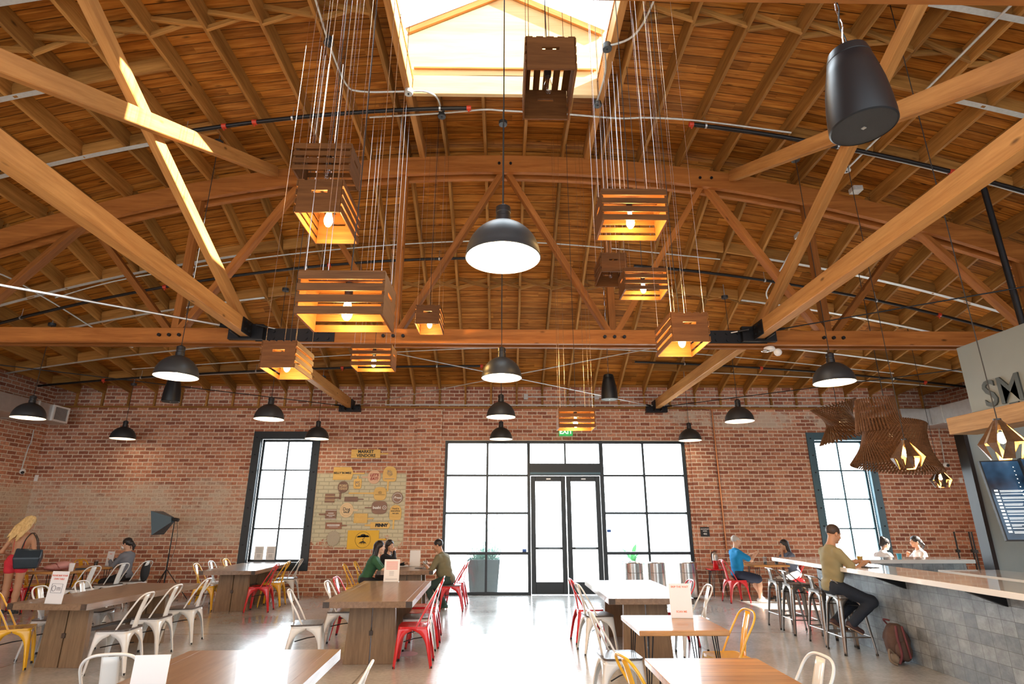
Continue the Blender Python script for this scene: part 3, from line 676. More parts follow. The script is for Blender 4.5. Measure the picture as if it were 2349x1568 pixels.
piece('conduit', 'white conduit along the joists behind the truss, from far left to the right pendant box', 'conduit', smoothp(cpath([(-7.8,9.22),(-6.5,9.15),(-3.82,9.18),(-1,9.15),(1,9.18),(3.9,9.22)])), 0.011, 'strap')
piece('conduit', 'white conduit nearer the entrance wall, spanning behind the crates', 'conduit', smoothp(cpath([(-8.0,11.85),(-3.8,11.85),(0,11.7),(4,11.7),(8.5,11.8)])), 0.010, 'strap')
piece('conduit', 'silver conduit running front to back at right, past two pendant boxes', 'conduit', cpath([(5.0,3.0),(4.98,5.6),(4.97,7.0),(5.0,7.6)], 0.05), 0.014, 'strap')
piece('conduit', 'silver conduit running front to back behind the truss at right', 'conduit', smoothp(cpath([(5.1,8.0),(5.0,8.5),(4.98,9.2),(4.95,9.8),(5.2,10.1)], 0.05)), 0.013, 'strap')
piece('conduit', 'silver conduit running toward the back at far left', 'conduit', smoothp(cpath([(-8.6,8.0),(-8.1,8.3),(-7.9,9.2),(-7.7,10.6),(-7.5,11.0)], 0.05)), 0.013, 'strap')
def wallpipe(x0, x1, z, y, label):
    t = thing('conduit', label, 'conduit', (x0, y, z)); MB().tube([(0,0,0), (x1-x0,0,0)], 0.014, 8).build('tube', M['strap'], t, smooth=50)
    for k in range(4): x = (x1-x0)*(k+0.5)/4; MB().box(x-0.012, x+0.012, -0.005, 0.06, -0.02, 0.02).build('clip', M['galv'], t)
wallpipe(-2.8, 9.0, 4.14, YW-0.10, 'long thin white conduit along the top of the entrance wall')
wallpipe(0.55, 9.3, 4.33, YW-0.16, 'white conduit just under the joist ends, right half of the entrance wall')
for x, lb in ((0.52, 'small white junction box at the left end of the conduit above the entrance'), (2.2, 'small white junction box above the right part of the entrance')):
    tag(MB().box(-0.05,0.05,-0.04,0.04,-0.06,0.06).build('junction_box', M['greyplastic'], loc=(x, YW-0.16, 4.33), bevel=0.006), lb, 'junction box')
for x, y, lb in ((4.98, 8.45, 'white square junction box on the conduit right of the truss'), (5.3, 7.35, 'white square junction box beside the right truss diagonal')):
    tag(MB().box(-0.07,0.07,-0.07,0.07,-0.05,0.03).build('junction_box', M['strap'], loc=(x, y, Zp(x, y, 0.07)), bevel=0.006), lb, 'junction box')
for x, y, mt, lb in ((-2.07, 5.28, 'shade', 'dark round junction box on the conduit at upper left, above the crates'), (-1.28, 6.15, 'strap', 'silver junction box at the left far corner of the skylight'), (-0.89, 6.62, 'shade', 'dark round junction box under the short joists, left of the middle pendant'),
    (1.22, 5.38, 'shade', 'dark round junction box on the right edge of the skylight'), (1.26, 6.34, 'shade', 'dark round junction box at the right far corner of the skylight'), (4.97, 5.6, 'strap', 'silver round junction box on the long right conduit, nearer the viewer'), (4.97, 7.0, 'strap', 'silver round junction box on the long right conduit, nearer the truss')):
    t = thing('junction_box', lb, 'junction box', (x, y, Zp(x, y, 0.06)))
    MB().lathe([(0.001,-0.02),(0.055,-0.02),(0.058,-0.012),(0.058,0.0),(0.05,0.002),(0.05,0.06),(0.001,0.06)], 20).build('box_body', M[mt], t, smooth=40)
    MB().lathe([(0.001,-0.03),(0.012,-0.03),(0.014,-0.02),(0.001,-0.019)], 10).build('cable_grip', M['black'], t, smooth=40)
# blocking rows with a perforated strap nailed underneath
def strap_row(x0, x1, y, wood_x, label):
    """blocks from wood_x outward, strap from x0 to x1"""
    t = thing('blocking_row', label, 'strap', (0, y, 0)); b = MB(); n = 16; vs = []
    xa, xb = sorted((x0, x1)); wa, wb2 = sorted((wood_x, x1 if abs(x1) > abs(x0) else x0))
    for i in range(n+1):
        x = xa+(xb-xa)*i/n; z = Zp(x, y)-0.006
        for yy, zz in ((-0.035, z), (0.035, z), (0.035, z+0.004), (-0.035, z+0.004)): vs.append((x, yy, zz))
    fs = []
    for i in range(n):
        for k in range(4): l = (k+1) % 4; fs.append((i*4+k, i*4+l, (i+1)*4+l, (i+1)*4+k))
    b.add(vs, fs+[(0,1,2,3), (n*4+3, n*4+2, n*4+1, n*4)]); b.build('strap', M['strap'], t)
    for a, c in zip(JX[:-1], JX[1:]):
        if a >= wa-0.4 and c <= wb2+0.4 and abs(c) < 10.3:
            timber('block', (a+0.03, 0, Zp(a, y)+0.10), (c-0.03, 0, Zp(c, y)+0.10), 0.04, 0.19, M['joist'], t)
for y, xi, row in ((4.4, 4.3, 'nearest row'), (5.5, 5.0, 'second row'), (6.65, 4.9, 'row before the truss')):
    for s in (-1, 1): strap_row(s*xi, s*10.3, y, s*(xi-0.7), 'perforated metal strap under wooden blocks, %s, %s side of the level roof' % (row, side(s)))
for y, xi, row in ((9.1, 4.5, 'first row behind the truss'), (10.12, 4.6, 'second row behind the truss'), (11.35, 5.4, 'third row behind the truss'), (12.35, 4.6, 'row nearest the entrance wall')):
    for s in (-1, 1): strap_row(s*xi, s*10.2, y, s*(xi-0.9), 'perforated metal strap under wooden blocks, %s, %s side' % (row, side(s)))
# ---------------------------------------------------------------- lamps
def point(loc, e, col, r=0.03, parent=None):
    l = bpy.data.lights.new('lamp_light', 'POINT'); l.energy = e; l.color = col; l.shadow_soft_size = r
    o = bpy.data.objects.new('lamp_light', l); COL.objects.link(o); o.location = loc
    if parent: o.parent = parent
    return o
def make_pendant(ztop, label, loc):
    t = thing('dome_pendant', label, 'pendant lamp', loc, 0, 'grey dome pendant lamps')   # origin at the rim centre
    n = 12; out = []; R = 0.25; Hh = 0.262
    for i in range(n+1): a = (PI/2)*i/n; out.append((max(0.048, R*math.cos(a)**1.08), Hh*math.sin(a)))
    out = [(R+0.004, -0.006)]+out; b = MB(); b.mi = 0; b.lathe(out, 36); b.mi = 1
    inn = [(r-0.005 if r > 0.06 else 0.04, z-0.004) for r, z in out]; b.lathe(inn, 36); b.mi = 0; b.lathe([out[0], inn[0]], 36)
    b.build('shade', [M['shade'], M['white_in']], t, smooth=60)
    MB().lathe([(0.001,0.25),(0.052,0.25),(0.052,0.30),(0.048,0.305),(0.048,0.33),(0.052,0.335),(0.050,0.375),(0.02,0.395),(0.001,0.397)], 20).build('socket', M['black'], t, smooth=35)
    MB().ball((0,0,0.09), 0.05, 14).lathe([(0.02,0.13),(0.02,0.2)], 10).build('bulb', M['lamp_on'], t, smooth=60)
    zt = ztop-loc[2]; MB().tube([(0,0,0.39), (0,0,zt-0.04)], 0.005, 6).build('cord', M['cord'], t); MB().tube([(0,0,zt), (0,0,zt+HJ)], 0.008, 6).build('hanger', M['galv'], t)
    MB().lathe([(0.001,zt-0.05),(0.06,zt-0.05),(0.062,zt),(0.001,zt)], 16).build('ceiling_box', M['shade'], t, smooth=40)
    point((0,0,0.035), 12 if loc[1] < 12 else 2.5, (1.0,0.82,0.58), 0.05, t)
    return t
PEND = [((-0.01,3.44), 'large grey dome pendant nearest the viewer, in the middle of the hall'), ((-0.03,6.83), 'grey dome pendant of the middle row, second from the viewer'),
    ((-0.05,9.68), 'grey dome pendant of the middle row, third from the viewer'), ((-0.06,12.55), 'grey dome pendant of the middle row, in front of the storefront glass'),
    ((-4.05,6.82), 'grey dome pendant under the truss on the left, black speaker behind it'), ((-8.3,9.89), 'grey dome pendant at far left beside the duct grille'),
    ((-4.15,9.96), 'grey dome pendant above the left window, nearer of the pair there'), ((-8.40,12.6), 'small grey dome pendant before the brick wall at far left'),
    ((-4.12,12.55), 'small grey dome pendant at the top right corner of the left window'), ((4.26,10.07), 'grey dome pendant right of the entrance, left of the woven lamps'),
    ((4.20,12.7), 'small grey dome pendant at the top right corner of the entrance glass'), ((4.26,7.02), 'grey dome pendant under the truss on the right')]
for (x, y), lb in PEND: make_pendant(Zp(x, y), lb, (x, y, 3.27))
def atD(px, py, d): r = _ray(px, py)*d; return Vector((r.x, r.y, EYE+r.z))
# wooden crate lamps, open side down
def make_crate(pos, alongx, lit, label, rz=0.0):
    t = thing('crate_lamp', label, 'crate lamp', pos, (0 if alongx else PI/2)+rz, 'wooden crates hung on wires as lamps')
    L, Wd, Hc, th = 0.46, 0.315, 0.245, 0.014
    def slat(nm, x0, x1, y0, y1, z0, z1):
        MB().box(x0, x1, y0, y1, z0, z1).build(nm, M['crate'], t, bevel=0.002, segs=1)
    for s in (-1, 1):      # end boards with a slotted handle
        x0 = s*(L/2)-th/2; b = MB(); Y = Wd/2-0.008; hz = 0.035; hw = 0.055; hh = 0.011
        b.box(x0, x0+th, -Y, Y, -Hc/2, hz-hh); b.box(x0, x0+th, -Y, Y, hz+hh, Hc/2); b.box(x0, x0+th, -Y, -hw, hz-hh, hz+hh); b.box(x0, x0+th, hw, Y, hz-hh, hz+hh)
        b.build('end_board', M['crate_end'], t)
    nsl = 4; sh = 0.044; gap = (Hc-nsl*sh)/(nsl-1)
    for s in (-1, 1):
        for k in range(nsl): z0 = -Hc/2+k*(sh+gap); slat('side_slat', -L/2-0.008, L/2+0.008, s*(Wd/2)-0.005, s*(Wd/2)+0.005, z0, z0+sh)
    sw = 0.045; g2 = (Wd-5*sw)/4
    for k in range(5): y0 = -Wd/2+k*(sw+g2); slat('top_slat', -L/2-0.006, L/2+0.006, y0, y0+sw, Hc/2, Hc/2+0.010)
    MB().lathe([(0.001,0.13),(0.022,0.13),(0.024,0.06),(0.020,0.03),(0.001,0.03)], 14).build('socket', M['black'], t, smooth=40)
    bp = [(0.001,-0.105),(0.014,-0.10),(0.026,-0.082),(0.031,-0.06),(0.028,-0.035),(0.020,-0.008),(0.014,0.02),(0.013,0.035)]
    MB().lathe(bp, 16).build('bulb', M['bulb_on'] if lit else M['bulb_off'], t, smooth=60)
    if lit: point((0,0,-0.135), 26, (1.0,0.55,0.15), 0.02, t)
    else: MB().tube([(0.005*math.cos(k), 0.005*math.sin(k), -0.08+k*0.011) for k in range(9)], 0.0012, 4).build('filament', M['copper'], t)
    c, s_ = math.cos(t.rotation_euler.z), math.sin(t.rotation_euler.z)
    for sx in (-1, 1):
        for sy in (-1, 0, 1):
            x, y = sx*(L/2-0.02-0.08*(sy == 0)), sy*(Wd/2-0.02); wx, wy = pos[0]+x*c-y*s_, pos[1]+x*s_+y*c
            inside = abs(wx) < SKX and SKY0 < wy < SKY1
            zt = (7.06 if inside else Zp(wx, wy, -0.2))-pos[2]
            if inside: zt = EV+ (PK-EV)*(1-abs(wx)/1.4)-pos[2]-0.04
            MB().tube([(x, y, Hc/2), (x, y, Hc/2+0.05), (x, y, zt)], [0.004, 0.0022, 0.0022], 5).build('wire', M['wire'], t)
    inside = abs(pos[0]) < SKX and SKY0 < pos[1] < SKY1
    MB().tube([(0,0,0.12), (0.01,0.01,0.7), (0,0,(8.3 if inside else Zp(pos[0], pos[1], -0.2))-pos[2])], 0.0035, 5).build('cord', M['cord'], t)
    return t
M['bulb_off'] = glassy('unlit bulb glass', (0.85,0.85,0.9), 3.0)
CR = [((1257,185),3.75,0,0,'unlit wooden crate lamp hanging highest, just below the skylight'), ((752,385),4.8,1,0,'unlit wooden crate lamp at top left, right above a glowing one'),
    ((755,490),4.05,0,1,'glowing wooden crate lamp at upper left, end board toward the viewer'), ((798,695),3.2,1,1,'largest-looking glowing slatted crate lamp, left of the middle'),
    ((986,735),7.4,0,1,'small glowing crate lamp just above the truss chord, left of middle'), ((660,828),5.3,0,1,'lowest-left glowing crate lamp, hanging below the truss chord'),
    ((858,822),6.7,1,1,'glowing slatted crate lamp below the chord, between crate and middle pendant'), ((1445,495),4.2,1,1,'glowing slatted crate lamp at upper right'),
    ((1400,620),7.0,0,0,'small unlit crate lamp half hidden at right of middle'), ((1475,652),6.2,1,1,'small glowing slatted crate lamp overlapping an unlit one'),
    ((1563,770),4.85,0,1,'glowing crate lamp on the right, in front of the truss chord'), ((1320,962),7.35,1,1,'lowest glowing crate lamp, hanging before the exit sign')]
for p, d, ax, lit, lb in CR: make_crate(atD(p[0], p[1], d), ax, lit, lb)
# pendant speakers
def make_speaker(pos, label, rz=0):
    t = thing('pendant_speaker', label, 'speaker', pos, rz, 'black pendant speakers')
    b = MB(); b.lathe([(0.001,0.215),(0.07,0.215),(0.082,0.205),(0.092,0.165),(0.0925,0.160),(0.0905,0.158),(0.0925,0.156),(0.108,0.08),(0.122,0.0),(0.131,-0.09),(0.135,-0.16),(0.135,-0.20),(0.128,-0.205)], 40).build('shell', M['speaker'], t, smooth=35)
    MB().lathe([(0.001,-0.203),(0.128,-0.203),(0.129,-0.19)], 40).build('grille', M['grille'], t, smooth=30)
    MB().box(-0.008,0.008,-0.008,0.008,-0.2075,-0.2035).build('badge', M['galv'], t)
    zt = Zp(pos[0], pos[1], -HJ)-pos[2] if abs(pos[1]-YT) > .5 else 1
    n = int(zt/0.03)
    for ph, nm in ((0, 'cable'), (PI, 'cable')):
        MB().tube([(0.007*math.cos(k*0.9+ph), 0.007*math.sin(k*0.9+ph), 0.21+(zt-0.21)*k/n) for k in range(n+1)], 0.0035, 5).build(nm, M['cord'] if ph else M['wire'], t)
    return t
M['grille'] = pbr('speaker grille', (0.03,0.03,0.03), 0.6, 0.3, bump=0.5, bscale=400)
make_speaker(atD(1962,206,2.55), 'big black pendant speaker close to the viewer at upper right', 0.4)
make_speaker(atD(1397,888,9.3), 'black pendant speaker right of the middle, before the entrance wall')
make_speaker(atD(396,893,9.2), 'black pendant speaker partly behind the left dome pendant')
# folded geometric pendants over the bar
M['veneer'] = wood('folded dark veneer', (0.055,0.026,0.012), (0.13,0.065,0.028), rough=0.3, gscale=3, knots=False)
M['veneer_in'] = pbr('gold lining', (0.62,0.36,0.12), 0.35, 0.3)
def make_geo(pos, R, label, rz=0):
    t = thing('folded_pendant', label, 'pendant lamp', pos, rz, 'faceted pendant lamps over the bar')
    n = 8; b = MB(); s = R/0.18
    def ring(r, z, ph): return [Vector((r*s*math.cos(2*PI*k/n+ph), r*s*math.sin(2*PI*k/n+ph), z*s)) for k in range(n)]
    A, B, C2, D = ring(0.028, 0.19, 0), ring(0.18, -0.02, 0), ring(0.15, -0.02, PI/n), ring(0.115, -0.155, PI/n)
    vs = A+B+C2+D; fs = []
    for k in range(n):
        l = (k+1) % n
        fs += [(k, n+k, 2*n+k), (k, 2*n+k, l), (n+k, 3*n+k, 2*n+k)]
        if k % 2: fs += [(l, 2*n+k, n+l)]
        else: fs += [(n+l, 3*n+k, 3*n+l)]
    b.add(vs, fs); inner = [Vector(v)*0.965 for v in vs]; b.mi = 1; b.add(inner, [f[::-1] for f in fs])
    b.build('shade', [M['veneer'], M['veneer_in']], t)
    MB().lathe([(0.001,0.20*s),(0.03*s,0.20*s),(0.03*s,0.185*s),(0.02*s,0.10*s),(0.001,0.10*s)], 12).build('socket', M['black'], t, smooth=40)
    MB().ball((0,0,0.03*s), 0.034*s, 12, (1,1,1.5)).build('bulb', M['bulb_on'], t, smooth=60)
    point((0,0,-0.05*s), 6, (1.0,0.66,0.3), 0.03, t)
    MB().tube([(0,0,0.19*s), (0,0,Zp(pos[0], pos[1], -HJ)-pos[2])], 0.0045, 6).build('cord', M['cord'], t)
make_geo(atD(2300,1012,4.7), 0.172, 'faceted dark veneer pendant at far right, largest of the three', 0.2)
make_geo(atD(2082,1045,6.5), 0.175, 'faceted dark veneer pendant overlapping the big woven lamp', 0.1)
make_geo(atD(2158,1098,10.3), 0.175, 'faceted veneer pendant farthest away, right of the woven lamp', 0.3)
# lamps woven from straight wooden sticks
M['lamp_dim'] = glow('dim lamp', (1.0,0.7,0.35), 4)
M['stick'] = wood('thin lamp sticks', (0.12,0.05,0.02), (0.26,0.12,0.05), gscale=2, knots=False)
def sticks(b, c, r0, z0, r1, z1, n, tw, r=0.012, tilt=None):
    for k in range(n):
        a = 2*PI*k/n; p = Vector((r0*math.cos(a), r0*math.sin(a), z0)); q = Vector((r1*math.cos(a+tw), r1*math.sin(a+tw), z1))
        if tilt: p, q = tilt @ p, tilt @ q
        b.tube([p+c, q+c], r, 4)
wp = atD(2044,998,9.0); t = thing('woven_stick_lamp', 'big two-tier lamp woven from brown sticks, above the bar', 'stick lamp', wp)
b = MB(); sticks(b, Vector((-0.16,0,0)), 0.27, 0.58, 0.34, 0.05, 44, 0.2); b.build('upper_tier', M['stick'], t)
b = MB(); T_ = Matrix.Rotation(math.radians(8), 3, 'Y'); sticks(b, Vector((0.05,0,0)), 0.44, 0.20, 0.62, -0.52, 84, 1.15, tilt=T_); sticks(b, Vector((0.05,0,0)), 0.42, 0.18, 0.56, -0.50, 60, -0.8, tilt=T_); b.build('lower_tier', M['stick'], t)
MB().tube([(0,0,0.3), (0,0,Zp(wp.x, wp.y, -HJ)-wp.z)], 0.006, 6).build('cord', M['cord'], t)
MB().ball((0,0,0.0), 0.03, 12).build('bulb', M['lamp_dim'], t, smooth=60); point((0,0,-0.2), 2.5, (1,0.7,0.35), 0.05, t)
wp = atD(1925,962,10.6); t = thing('woven_stick_lamp', 'smaller pinched lamp woven from brown sticks, left of the big one', 'stick lamp', wp)
b = MB(); T_ = Matrix.Rotation(math.radians(-14), 3, 'Y'); sticks(b, Vector((0,0,0)), 0.40, 0.30, 0.42, -0.36, 44, 1.9, tilt=T_); b.build('outer_tier', M['stick'], t)
b = MB(); sticks(b, Vector((0,0,-0.12)), 0.16, 0.12, 0.46, -0.26, 36, 0.5, tilt=T_); b.build('lower_tier', M['stick'], t)
MB().tube([(0,0,0.1), (0,0,Zp(wp.x, wp.y, -HJ)-wp.z)], 0.006, 6).build('cord', M['cord'], t)
MB().ball((0,0,-0.02), 0.03, 12).build('bulb', M['lamp_dim'], t, smooth=60); point((0,0,-0.15), 2, (1,0.7,0.35), 0.05, t)
# ---------------------------------------------------------------- ducts
t = thing('air_duct', 'galvanised air duct high along the left wall with a square white grille', 'duct', (-10.2, 11.0, 3.60))
MB().box(-0.38, 0.38, -9.0, 1.72, 0.0, 0.36).build('duct_run', M['galv'], t, bevel=0.006)
b = MB(); y0, y1, z0, z1 = 1.26, 1.71, 0.01, 0.35; g0, g1 = 0.38, 0.43
for a in ((y0, y1, z0, z0+0.035), (y0, y1, z1-0.035, z1), (y0, y0+0.04, z0+0.035, z1-0.035), (y1-0.04, y1, z0+0.035, z1-0.035)): b.box(g0, g1, *a)
g = b.build('grille_frame', M['paper'], t)
b = MB()
for k in range(11): z = z0+0.045+k*0.024; b.box(0.395, 0.415, y0+0.04, y1-0.04, z, z+0.008)
for k in range(13): y = y0+0.05+k*0.028; b.box(0.397, 0.418, y, y+0.006, z0+0.035, z1-0.035)
b.build('grille', M['galv'], g)
for y in (-5.5, -2.5, -0.3): MB().box(0.381, 0.386, y-0.02, y+0.02, 0.0, 0.8).build('strap', M['strap'], t)
for y in (-4, -1, 0.9): MB().box(-0.385, 0.388, y-0.015, y+0.015, -0.008, 0.368).build('seam', M['strap'], t)
t = thing('air_duct', 'galvanised air duct high along the right wall behind the bar', 'duct', (9.9, 12.6, 3.6))
MB().box(-0.85, 0.6, -0.02, 0.45, 0.0, 0.38).build('duct_elbow', M['galv'], t, bevel=0.006)
MB().box(-0.20, 0.6, -7.5, -0.02, 0.0, 0.38).build('duct_run', M['galv'], t, bevel=0.006)
for y in (-5.2, -2.6, -1.2, -0.4): MB().box(-0.21, 0.61, y-0.015, y+0.015, -0.01, 0.39).build('seam', M['strap'], t)
for y in (-4, -2): MB().box(-0.215, -0.21, y-0.02, y+0.02, 0, 0.75).build('strap', M['strap'], t)
# small devices
t = thing('emergency_light', 'white two-headed emergency light under the truss chord at right', 'emergency light', atY(1765, 801, YT-0.1))
MB().lathe([(0.001,0.03),(0.07,0.03),(0.08,0.0),(0.07,-0.02),(0.001,-0.025)], 20).build('mount', M['paper'], t, smooth=40)
MB().ball((0.10,-0.03,-0.05), 0.055, 14).build('head', M['paper'], t, smooth=60); MB().ball((-0.07,-0.02,-0.03), 0.045, 14, (1.4,1,0.5)).build('head', M['steel'], t, smooth=60)
# ================================================================ FURNITURE
SF = 0.93      # seat 0.42, back 0.79
def arc_pts(w, zb, zt, yb, yt, n=14, sq=0.62):
    """side-rail + rounded top arch, in chair coordinates"""
    pts = [(-w, yb, zb), (-w*0.99, yb+(yt-yb)*0.35, zb+(zt-zb)*0.38)]
    z1 = zb+(zt-zb)*0.70
    for i in range(n+1):
        a = PI-PI*i/n; x = w*math.copysign(abs(math.cos(a))**sq, math.cos(a)); s = math.sin(a)**0.8
        z = z1+(zt-z1)*s; pts.append((x, yb+(yt-yb)*((z-zb)/(zt-zb)), z))
    return pts+[(w*0.99, yb+(yt-yb)*0.35, zb+(zt-zb)*0.38), (w, yb, zb)]
def sheet_leg(cx, cy, fx, fy, zt, hx, hy, skirt, arch, wl0=0.052, wl1=0.024, n=14):
    b = MB(); vs = []; sx, sy = (1 if cx > 0 else -1), (1 if cy > 0 else -1)
    for i in range(n+1):
        z = zt*(1-(i/n)**1.0); t = 1-z/zt
        wl = wl0+(wl1-wl0)*t
        def wd(h):
            d = zt-z
            if d <= skirt: return h
            s = min(1.0, (d-skirt)/arch); return wl+(h-wl)*(1-math.sqrt(max(0, 1-(1-s)**2)))
        k = t**0.85; x = cx+(fx-cx)*k; y = cy+(fy-cy)*k; wx, wy = min(wd(abs(hx)), abs(x)+0.002), min(wd(abs(hy)), abs(y)+0.002); r = min(0.016, wl*0.4)
        if zt-z <= skirt+arch: pass
        vs += [(x-sx*wx, y, z), (x-sx*max(r, wx*0.5), y+sy*0.004*(1 if zt-z > skirt+arch*.5 else 0), z), (x-sx*r, y, z), (x-sx*r*0.3, y-sy*r*0.3, z), (x, y-sy*r, z), (x+sx*0.004*(1 if zt-z > skirt+arch*.5 else 0), y-sy*max(r, wy*0.5), z), (x, y-sy*wy, z)]
    m = 7; b.add(vs, [(i*m+j, i*m+j+1, (i+1)*m+j+1, (i+1)*m+j) for i in range(n) for j in range(m-1)]); return b
def rr_plate(b, hx, hy, r, z0, z1, n=5, dome=0.0):
    vs = []; P = []
    for qx, qy, a0 in ((1,1,0), (-1,1,PI/2), (-1,-1,PI), (1,-1,3*PI/2)):
        for i in range(n+1): a = a0+PI/2*i/n; P.append((qx*(hx-r)+r*math.cos(a), qy*(hy-r)+r*math.sin(a)))
    m = len(P); vs = [(x, y, z0) for x, y in P]+[(x, y, z1) for x, y in P]+[(x*0.9, y*0.9, z1+dome) for x, y in P]
    b.add(vs, [tuple(range(m))[::-1]]+[(i, (i+1) % m, m+(i+1) % m, m+i) for i in range(m)]+[(m+i, m+(i+1) % m, 2*m+(i+1) % m, 2*m+i) for i in range(m)]+[tuple(range(2*m, 3*m))]); return b
def chair_proto(mat, pad, label):
    t = thing('metal_chair', label, 'chair', (0,0,0), 0)
    s = SF; hx, hy, zs = 0.175*s, 0.175*s, 0.45*s
    rr_plate(MB(), hx+0.006, hy+0.006, 0.045, zs-0.022, zs, dome=-0.003).build('seat', mat, t, smooth=35)
    for sx in (-1, 1):
        for sy in (-1, 1):
            fy = 0.215*s if sy > 0 else -0.25*s
            sheet_leg(sx*hx, sy*hy, sx*0.205*s, fy, zs-0.008, hx, hy, 0.04*s, 0.17*s).build('leg', mat, t, smooth=60, solid=0.003)
            MB().tube([(sx*(0.205*s-0.012), fy-sy*0.012, 0.0), (sx*(0.205*s-0.012), fy-sy*0.012, 0.022)], 0.015, 8).build('foot_cap', M['rubber'], t, smooth=40)
    MB().tube(smoothp(arc_pts(0.178*s, zs-0.01, 0.85*s, -0.04*s, -0.275*s), 3), 0.0095, 8).build('back_frame', mat, t, smooth=60)
    b = MB(); b.grid(lambda u, v: ((u-0.5)*(0.125-0.02*v)*s, (-0.172-0.100*v+0.012*math.sin(PI*v))*s+0.010*(2*abs(u-0.5))**2, zs-0.01+(0.835*s-zs+0.01)*v), 6, 8)
    b.build('back_splat', mat, t, smooth=60, solid=0.003)
    MB().tube([(-hx*0.8, hy*0.6, zs*0.62), (0, 0, zs*0.64), (hx*0.8, -hy*0.7, zs*0.62)], 0.006, 6).build('stretcher', M['steel_black'], t)
    if pad: rr_plate(MB(), hx+0.012, hy+0.012, 0.05, zs+0.001, zs+0.018, dome=0.002).build('seat_pad', M['seatwood'], t, smooth=30)
    return t
_used = {}
def chair(kind, x, y, deg, label, group):
    mat, pad = {'w': ('white', True), 'W': ('white', False), 'r': ('red', False), 'y': ('yellow', False), 'p': ('red', True)}[kind]
    if kind not in _used: c = chair_proto(M[mat], pad, label); _used[kind] = c; c.location = (x, y, 0); c.rotation_euler = (0,0,math.radians(deg)); c['group'] = group; return c
    return dup(_used[kind], (x, y, 0), math.radians(deg), label, group)
G1 = 'metal chairs around the long left table'
chair('w', -4.27, 7.00, 94, 'white metal chair nearest the viewer on the right side of the long left table', G1)
chair('w', -4.36, 7.76, 92, 'white metal chair in the middle of the right side of the long left table', G1)
chair('w', -4.36, 8.52, 95, 'white metal chair at the far right corner of the long left table', G1)
chair('y', -5.52, 7.14, -62, 'yellow metal chair at the near left corner of the long left table', G1)
chair('w', -5.50, 7.68, -84, 'white metal chair behind the card sign on the left side of the left table', G1)
chair('w', -5.42, 8.28, -86, 'white metal chair farther along the left side of the long left table', G1)
G2 = 'metal chairs by the small tables along the brick wall'
chair('w', -7.42, 10.78, 78, 'white metal chair facing left beside the small table with the pink backpack', G2)
chair('w', -7.30, 11.38, 80, 'white metal chair between the cup and the masked woman', G2)
chair('w', -7.22, 11.98, 84, 'white metal chair the masked woman sits on, black bag on its back', G2)
chair('y', -8.74, 11.52, -80, 'yellow metal chair behind the standing woman, beside the pink backpack', G2)
chair('y', -8.35, 12.35, -95, 'yellow metal chair almost hidden behind the pink backpack', G2)
chair('r', -8.62, 11.02, -78, 'red metal chair low behind the standing woman', G2)
G3 = 'metal chairs around the table below the left window'
chair('y', -5.45, 11.30, -82, 'yellow metal chair on the left of the table below the left window', G3)
chair('W', -5.50, 11.95, -84, 'white metal chair whose back just shows over the window table', G3)
chair('y', -5.50, 12.55, -86, 'yellow metal chair farthest back at the window table, against the brick', G3)
chair('r', -4.40, 11.15, 96, 'red metal chair on the right side of the window table', G3)
chair('y', -4.42, 11.78, 94, 'yellow metal chair behind the red one at the window table', G3)
chair('w', -4.40, 12.45, 92, 'white metal chair just left of the painted patch below the window', G3)
G4 = 'metal chairs around the middle table'
chair('w', -2.28, 7.30, -78, 'white metal chair with dark seat pulled out on the left of the middle table', G4)
chair('w', -2.12, 8.22, -88, 'white metal chair tucked in on the left side of the middle table', G4)
chair('r', -2.16, 8.78, -90, 'red metal chair tucked in farthest on the left of the middle table', G4)
chair('r', -1.03, 7.25, 92, 'bright red metal chair nearest the viewer at the middle table', G4)
chair('w', -1.06, 7.74, 93, 'white metal chair right behind the nearest red one, middle table', G4)
chair('r', -1.06, 8.24, 92, 'red metal chair third along the right side of the middle table', G4)
chair('r', -1.10, 8.74, 92, 'red metal chair farthest along the right side of the middle table', G4)
G5 = 'metal chairs around the far table with three people'
chair('p', -0.95, 11.20, 92, 'red metal chair under the man in the olive shirt', G5)
chair('r', -0.92, 11.85, 88, 'red metal chair behind the seated man, beside the glass front', G5)
chair('y', -2.66, 11.10, -84, 'yellow metal chair under the woman in the green shirt', G5)
chair('y', -2.62, 11.72, -86, 'yellow metal chair under the woman in black', G5)
G6 = 'metal chairs around the sunlit right table'
chair('r', 1.18, 8.48, -84, 'red metal chair at the left side of the sunlit right table', G6)
chair('w', 1.20, 7.86, -82, 'white metal chair with dark seat in front of the red one, right table', G6)
chair('r', 2.32, 8.25, 94, 'red metal chair on the far side of the right table, before the bins', G6)
chair('W', 2.36, 7.68, 90, 'white metal chair whose round back shows beside the card sign', G6)
G7 = 'metal chairs by the small plank tables'
chair('w', 1.04, 5.62, -86, 'white metal chair with dark seat at the left of the farther plank table', G7)
chair('y', 2.02, 5.66, 94, 'yellow metal chair at the right of the farther plank table', G7)
chair('y', 0.98, 3.92, -78, 'yellow metal chair at the left of the nearest plank table', G7)
chair('W', 1.72, 3.86, 92, 'white metal chair at the right of the nearest plank table', G7)
G8 = 'metal chairs at the table in the foreground'
chair('W', -2.50, 4.20, 14, 'white metal chair in the foreground beside the standing card holder', G8)
chair('W', -1.02, 3.68, 95, 'white metal chair in the foreground on the right of the front table', G8)
chair('r', 4.66, 12.15, -84, 'red metal chair under the man in the blue shirt', 'metal chair by the copper pipe')
chair('r', 5.92, 12.35, 90, 'red metal chair under the woman facing the man in blue', 'metal chair by the copper pipe')
